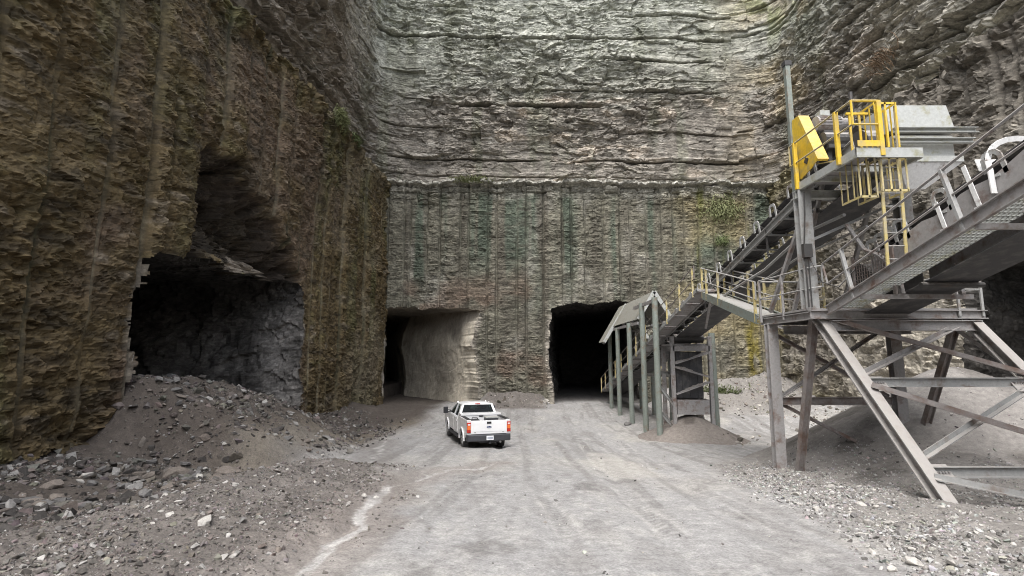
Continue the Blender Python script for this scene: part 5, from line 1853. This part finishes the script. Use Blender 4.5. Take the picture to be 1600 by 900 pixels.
# toolbox across the bed
m = MB()
m.bb(-0.97, 0.97, 0.32, 0.86, 1.43, 1.52)
m.bb(-0.79, 0.79, 0.34, 0.84, 1.10, 1.432)
tb = tp(m, 'toolbox', 'truck_white', bevel=0.012)
m = MB(); m.bb(-0.10, 0.10, 0.318, 0.335, 1.37, 1.42); tp(m, 'latch', 'black_plastic', parent=tb)
# things in the bed
q = empty('storage_case', (0.35, 0.0, 0.0))
q.location = tr.matrix_basis @ Vector((0.35, -0.2, 0.862))
q.rotation_euler = tr.rotation_euler
tag(q, 'dark grey storage case lying in the open truck bed', 'case')
m = MB(); m.bb(-0.3, 0.3, -0.2, 0.2, 0.0, 0.5); m.build('box', M['bumper'], parent=q, bevel=0.02)
m = MB(); m.bb(-0.31, 0.31, -0.21, 0.21, 0.50, 0.56); m.build('lid', M['light_steel'], parent=q, bevel=0.01)
q = empty('tool_bag', (0, 0, 0))
q.location = tr.matrix_basis @ Vector((-0.40, -0.1, 0.862))
q.rotation_euler = tr.rotation_euler
tag(q, 'low black bag lying in the left of the truck bed', 'bag')
m = MB(); m.bb(-0.22, 0.22, -0.2, 0.2, 0, 0.46); m.build('pouch', M['black_plastic'], parent=q, bevel=0.08)
m = MB(); m.path([(-0.15, 0, 0.44), (-0.1, 0, 0.53), (0.1, 0, 0.53), (0.15, 0, 0.44)], 0.018); m.build('handle', M['black_plastic'], parent=q)
#NEXT#


# ------------------------------------------------------------------ loose stone
import bmesh


def hull(seed, n=13, flat=(1, 1, 0.62)):
    r = random.Random(seed)
    bm = bmesh.new()
    for _ in range(n):
        v = Vector((r.gauss(0, 1), r.gauss(0, 1), r.gauss(0, 1))).normalized() * r.uniform(0.75, 1.0)
        bm.verts.new((v.x * flat[0], v.y * flat[1], v.z * flat[2]))
    res = bmesh.ops.convex_hull(bm, input=bm.verts)
    bmesh.ops.delete(bm, geom=[g for g in res['geom_interior'] if isinstance(g, bmesh.types.BMVert)], context='VERTS')
    bmesh.ops.triangulate(bm, faces=bm.faces)
    bmesh.ops.recalc_face_normals(bm, faces=bm.faces)
    bm.verts.ensure_lookup_table()
    bm.verts.index_update()
    v = np.array([x.co[:] for x in bm.verts]); f = np.array([[q.index for q in x.verts] for x in bm.faces])
    bm.free()
    return v, f


HULLS = [hull(100 + i, 9 + i % 4, (1, random.uniform(0.6, 0.95), random.uniform(0.35, 0.7))) for i in range(14)]


def surf(X, Y):
    Z = ground_z(X, Y)
    for f in PILES:
        Z = np.maximum(Z, f(X, Y))
    return Z


def rots(n):
    q = rng.normal(size=(n, 4)); q[:, 1:3] *= 0.35
    q /= np.linalg.norm(q, axis=1)[:, None]
    w, x, y, z = q.T
    return np.stack([np.stack([1 - 2 * (y * y + z * z), 2 * (x * y - z * w), 2 * (x * z + y * w)], -1),
                     np.stack([2 * (x * y + z * w), 1 - 2 * (x * x + z * z), 2 * (y * z - x * w)], -1),
                     np.stack([2 * (x * z - y * w), 2 * (y * z + x * w), 1 - 2 * (x * x + y * y)], -1)], 1)


def scatter(name, X, Y, S, C, sink=0.25):
    """many stones as one mesh"""
    Z = surf(X, Y)
    Rm = rots(len(X))
    kind = rng.integers(0, len(HULLS), len(X))
    Vs, Fs, Cs = [], [], []
    base = 0
    for k, (hv, hf) in enumerate(HULLS):
        i = np.where(kind == k)[0]
        if not len(i):
            continue
        v = np.einsum('nij,kj->nki', Rm[i], hv) * S[i][:, None, None]
        v[..., 0] += X[i][:, None]; v[..., 1] += Y[i][:, None]
        v[..., 2] += (Z[i] + S[i] * (0.35 - sink))[:, None]
        nv = hv.shape[0]
        f = hf[None] + (np.arange(len(i)) * nv)[:, None, None] + base
        Vs.append(v.reshape(-1, 3)); Fs.append(f.reshape(-1, 3)); Cs.append(np.repeat(C[i], nv, axis=0))
        base += nv * len(i)
    o = link_mesh(name, np.vstack(Vs), np.vstack(Fs), M['stone'], col=np.vstack(Cs))
    return tag(o, kind='stuff')


def sample(n, x0, x1, y0, y1, dens, smin, smax, pw):
    X = rng.uniform(x0, x1, n)
    # denser per area near the camera where single grains can be made out
    Y = y0 * (y1 / y0) ** rng.uniform(0, 1, n) if y0 > 0 else rng.uniform(y0, y1, n)
    k = rng.uniform(0, 1, n) < dens(X, Y)
    X, Y = X[k], Y[k]
    S = smin * (1 - rng.uniform(0, 1, len(X)) * (1 - (smin / smax) ** pw)) ** (-1 / pw)
    return X, Y, S


def stone_cols(n, base, light, p_light, dark=None, p_dark=0.0):
    c = np.array(base)[None] * rng.uniform(0.7, 1.35, (n, 1))
    c = c * (1 + rng.normal(0, 0.04, (n, 3)))
    a = rng.uniform(0, 1, n)
    c[a < p_light] = np.array(light) * rng.uniform(0.8, 1.15, ((a < p_light).sum(), 1))
    if dark is not None:
        m_ = a > 1 - p_dark
        c[m_] = np.array(dark) * rng.uniform(0.7, 1.3, (m_.sum(), 1))
    return np.clip(c, 0.01, 0.75)


def dl_(X, Y):
    return X - left_x(Y)


# rubble on the scree and the spoil heap, left
den = lambda X, Y: (0.15 + 0.85 * ss(0.0, 0.5, fbm(X * 0.5, Y * 0.5, 3, 901) + 0.35 * (1 - ss(1.0, 5.5, dl_(X, Y))))) * ss(-6.5, -7.5, X + 0.03 * (Y - 12) * -1)
X, Y, S = sample(50000, -15.5, -6.0, 7.5, 36, den, 0.018, 0.27, 1.4)
scatter('rubble', X, Y, S, stone_cols(len(X), (0.125, 0.112, 0.104), (0.27, 0.262, 0.255), 0.12, (0.06, 0.055, 0.052), 0.3), 0.3)
# gravel of the windrow
den = lambda X, Y: ss(0.1, 0.4, polyline_d(X, Y, TRICKLE)) * (1 - 0.45 * ss(-3.6, -2.9, X)) * gravel_mask(X, Y) * ss(-9.5, -7.5, X) * (0.45 + 0.55 * ss(-0.2, 0.3, fbm(X * 0.8, Y * 0.8, 3, 902)))
X, Y, S = sample(75000, -9.0, -1.5, 5.2, 19, den, 0.010, 0.085, 1.9)
scatter('gravel', X, Y, S, stone_cols(len(X), (0.155, 0.14, 0.131), (0.34, 0.33, 0.32), 0.10, (0.10, 0.092, 0.085), 0.2))
# pale crushed rock at the foot of the big pile, right
edge = lambda X, Y: X - 4.65 - 0.16 * (Y - 8)
den = lambda X, Y: ss(0.0, 1.0, edge(X, Y) + 0.5 * fbm(X * 0.6, Y * 0.6, 3, 903)) * (1 - ss(15.5, 18, Y)) * (0.30 + 0.7 * ss(3.2, 1.0, edge(X, Y))) * (0.5 + 0.5 * ss(-0.2, 0.25, fbm(X * 0.9, Y * 0.9, 3, 904)))
den0 = den
den = lambda X, Y: den0(X, Y) * (1 - 0.93 * ss(1.55, 2.0, surf(X, Y) + 0.3 * fbm(X * .8, Y * .8, 3, 906)))
X, Y, S = sample(120000, 3.8, 16.0, 5.5, 18, den, 0.014, 0.075, 1.7)
scatter('crushed_rock', X, Y, S, stone_cols(len(X), (0.27, 0.264, 0.258), (0.42, 0.415, 0.41), 0.2, (0.13, 0.125, 0.12), 0.15))
# rubble against the back wall and stray stones on the road
den = lambda X, Y: np.clip(0.5 * (ss(-3.4, -2.0, X) * (1 - ss(2.3, 3.2, X)) * ss(40.2, 41.5, Y)) + 0.6 * ss(11.5, 14, X) * ss(36.5, 39.5, Y) + 0.35 * ss(17, 19, X) * ss(24, 28, Y) + 0.05 * (X > 9) * (Y > 22), 0, 1)
X, Y, S = sample(9000, -3.5, 22.5, 24, 43.3, den, 0.05, 0.40, 1.9)
scatter('rubble', X, Y, S, stone_cols(len(X), (0.23, 0.21, 0.185), (0.42, 0.40, 0.37), 0.2, (0.12, 0.11, 0.095), 0.25))
den = lambda X, Y: (0.05 + 0.12 * ss(0.2, 0.5, fbm(X * 0.7, Y * 0.4, 3, 905))) * (1 - gravel_mask(X, Y))
X, Y, S = sample(40000, -7.0, 9.0, 5.0, 42, den, 0.007, 0.085, 2.0)
scatter('road_grit', X, Y, S, stone_cols(len(X), (0.30, 0.285, 0.27), (0.45, 0.44, 0.43), 0.2, (0.14, 0.135, 0.13), 0.35))

# stones big enough to be told apart
STONE_ME = []
for i in range(10):
    hv, hf = hull(300 + i, 16 + i % 5, (1, 0.55 + 0.05 * (i % 6), 0.38 + 0.05 * (i % 5)))
    for j, (nm, base) in enumerate((('brown', (0.175, 0.152, 0.135)), ('grey', (0.155, 0.15, 0.148)), ('pale', (0.40, 0.385, 0.365)))):
        me_o = link_mesh('boulder', hv, hf, M['stone'], col=np.tile(np.array(base) * (0.85 + 0.03 * i), (len(hv), 1)))
        STONE_ME.append((i, nm, me_o.data))
        bpy.data.objects.remove(me_o)


def stone(name, x, y, sz, shade, label, cat, group=None, which=None, tilt=0.3, yaw=None, sink=0.12):
    cand = [me for (i, nm, me) in STONE_ME if nm == shade and (which is None or i == which)]
    me = cand[random.randrange(len(cand))]
    o = bpy.data.objects.new(name, me)
    COL.objects.link(o)
    o.rotation_euler = (random.uniform(-tilt, tilt), random.uniform(-tilt, tilt), random.uniform(0, 6.28) if yaw is None else yaw)
    k = 1.0
    o.scale = (sz, sz * random.uniform(0.85, 1.1), sz * random.uniform(0.85, 1.15))
    z = float(surf(np.array([x]), np.array([y]))[0])
    o.location = (x, y, z + sz * (0.30 - sink))
    return tag(o, label, cat, group)


stone('boulder', -9.31, 14.67, 0.42, 'brown', 'long flat brown boulder, the largest on the scree below the left tunnel', 'rock', which=3, yaw=0.3, tilt=0.1)
stone('boulder', -7.97, 15.03, 0.44, 'brown', 'chunky brown boulder at the lower edge of the scree beside a smaller upright slab', 'rock', which=6, yaw=0.5)
stone('boulder', -8.4, 15.55, 0.34, 'brown', 'squat brown boulder just uphill of the chunky one', 'rock', which=8)
stone('boulder', -7.4, 14.75, 0.24, 'grey', 'small dark upright slab at the right end of the scree boulders', 'rock', which=1, tilt=0.9)
stone('boulder', -8.5, 14.4, 0.20, 'pale', 'pale flat stone lying below the long brown boulder', 'rock', which=4)
stone('boulder', -4.32, 7.57, 0.17, 'pale', 'pale pointed stone standing alone on the gravel windrow', 'rock', which=2, tilt=0.8)
stone('boulder', -9.92, 10.59, 0.20, 'grey', 'blue grey slab at the far left edge of the foreground', 'rock', which=5)
stone('boulder', -9.3, 10.5, 0.14, 'pale', 'pale oval stone in the hollow between the left scree and the windrow', 'rock', which=7)
stone('boulder', 4.99, 6.75, 0.15, 'pale', 'pale blocky stone at the bottom right beside the road edge', 'rock', which=6)
stone('boulder', 5.35, 6.6, 0.19, 'pale', 'largest pale stone at the bottom right of the gravel apron', 'rock', which=0)
stone('boulder', 4.62, 6.62, 0.10, 'pale', 'smallest of the three pale stones at the bottom right corner of the road', 'rock', which=9)
stone('boulder', 7.05, 32.0, 0.33, 'grey', 'dark boulder between the feet of the canopy posts', 'rock', which=3)


def strew(n, x0, x1, y0, y1, ok, lo, hi, shades, name, label, cat, group):
    k = 0; tries = 0
    while k < n and tries < 20000:
        tries += 1
        x = random.uniform(x0, x1); y = random.uniform(y0, y1)
        if random.random() > ok(x, y):
            continue
        sz = lo * (hi / lo) ** (random.random() ** 1.8)
        stone(name, x, y, sz, random.choice(shades), label, cat, group, tilt=0.5)
        k += 1


strew(150, -13.5, -6.6, 9.5, 19.5, lambda x, y: float(0.25 + 0.75 * (vn(x * 0.6, y * 0.6, 911) > 0.5)) * (1.0 if x > left_x(y) + 0.5 else 0), 0.10, 0.30, ('brown', 'brown', 'grey', 'grey', 'pale'), 'rubble_stone', 'angular rubble stone lying loose on the scree below the left wall', 'stone', 'rubble stones on the left scree')
strew(45, -5.9, -2.8, 6.2, 13.0, lambda x, y: 1.0, 0.045, 0.11, ('brown', 'grey', 'pale', 'pale'), 'gravel_stone', 'fist sized stone lying on the gravel windrow left of the trickle', 'stone', 'stones on the gravel windrow')
strew(75, 4.2, 8.5, 6.3, 12.5, lambda x, y: 1.0 if 0.3 < x - 4.65 - 0.16 * (y - 8) < 2.4 else 0.0, 0.05, 0.13, ('pale', 'pale', 'pale', 'grey'), 'gravel_stone', 'pale broken stone in the gravel apron at the right edge of the road', 'stone', 'stones in the gravel apron')

# ------------------------------------------------------------------ weeds on the rock
M['weed'] = plain_mat('weed_leaf', (0.10, 0.125, 0.045), 0.7, var=0.35, scale=1.5)
M['pale_weed'] = plain_mat('pale_grass', (0.20, 0.215, 0.10), 0.75, var=0.3, scale=1.5)
M['dry_weed'] = plain_mat('dry_weed', (0.20, 0.14, 0.09), 0.8, var=0.3, scale=1.5)


def weeds(x, y, z, w, h, nrm_, n, mat, label, hang=0.3, bl=0.55):
    nrm_ = Vector(nrm_).normalized()
    side = Vector((-nrm_.y, nrm_.x, 0)).normalized()
    r = random.Random(int(x * 100 + z * 7))
    vs = []; fs = []
    for k in range(n):
        a = max(-1.2, min(1.2, r.gauss(0, 0.5))); b = max(-1.2, min(1.2, r.gauss(0, 0.5)))
        p = Vector((0, 0, 0)) + side * a * w / 2 + Vector((0, 0, b * h / 2)) + nrm_ * (-0.25 + 0.2 * r.random())
        L_ = bl * r.uniform(0.5, 1.3)
        d = (nrm_ * r.uniform(0.4, 1.1) + side * r.gauss(0, 0.5) + Vector((0, 0, r.uniform(-0.1, 1.2)))).normalized()
        q = p + d * L_ * 0.6
        t = q + (d * 0.6 + Vector((0, 0, -hang - 0.4 * r.random()))).normalized() * L_ * 0.5
        s_ = d.cross(Vector((r.gauss(0, 1), r.gauss(0, 1), r.gauss(0, 1)))).normalized() * 0.016 * r.uniform(0.7, 1.5)
        i = len(vs)
        vs += [p - s_, p + s_, q + s_ * 1.3, q - s_ * 1.3, t]
        fs += [(i, i + 1, i + 2, i + 3), (i + 3, i + 2, i + 4)]
    m = MB(); m.add([tuple(v) for v in vs], fs)
    o = m.build('weed_clump', M[mat])
    o.location = (x, y, z)
    return tag(o, label, 'plant')


weeds(18.3, 43.35, 17.0, 3.4, 2.2, (0, -1, 0.2), 900, 'pale_weed', 'broad pale green weed patch hanging high on the right of the lower back wall', 0.9)
weeds(18.1, 43.35, 14.2, 1.1, 0.8, (0, -1, 0.2), 300, 'weed', 'small bright green tuft below the broad weed patch on the back wall', 0.9)
weeds(-10.95, 31.2, 19.3, 1.8, 0.9, (1, 0, 0.5), 500, 'pale_weed', 'pale grass tuft on the lip of the left wall below the curved strata', 0.5, 0.7)
weeds(-11.0, 34.5, 19.4, 1.8, 0.5, (1, 0, 0.5), 300, 'weed', 'thin green fringe of grass on the far left bench lip', 0.5)
weeds(-3.5, 42.7, 19.5, 3.4, 0.5, (0, -1, 0.6), 450, 'pale_weed', 'low grass strip on the bench above the middle tunnel', 0.4, 0.45)
weeds(23.6, 30.6, 23.0, 2.4, 1.6, (-1, 0, 0.5), 200, 'dry_weed', 'dry reddish brush on the right cliff above the grey chute', 0.3, 0.7)
weeds(16.3, 40.9, 1.6, 4.0, 0.9, (0, -0.4, 1), 700, 'weed', 'low green weeds growing in the rubble at the foot of the back wall', 0.5, 0.4)
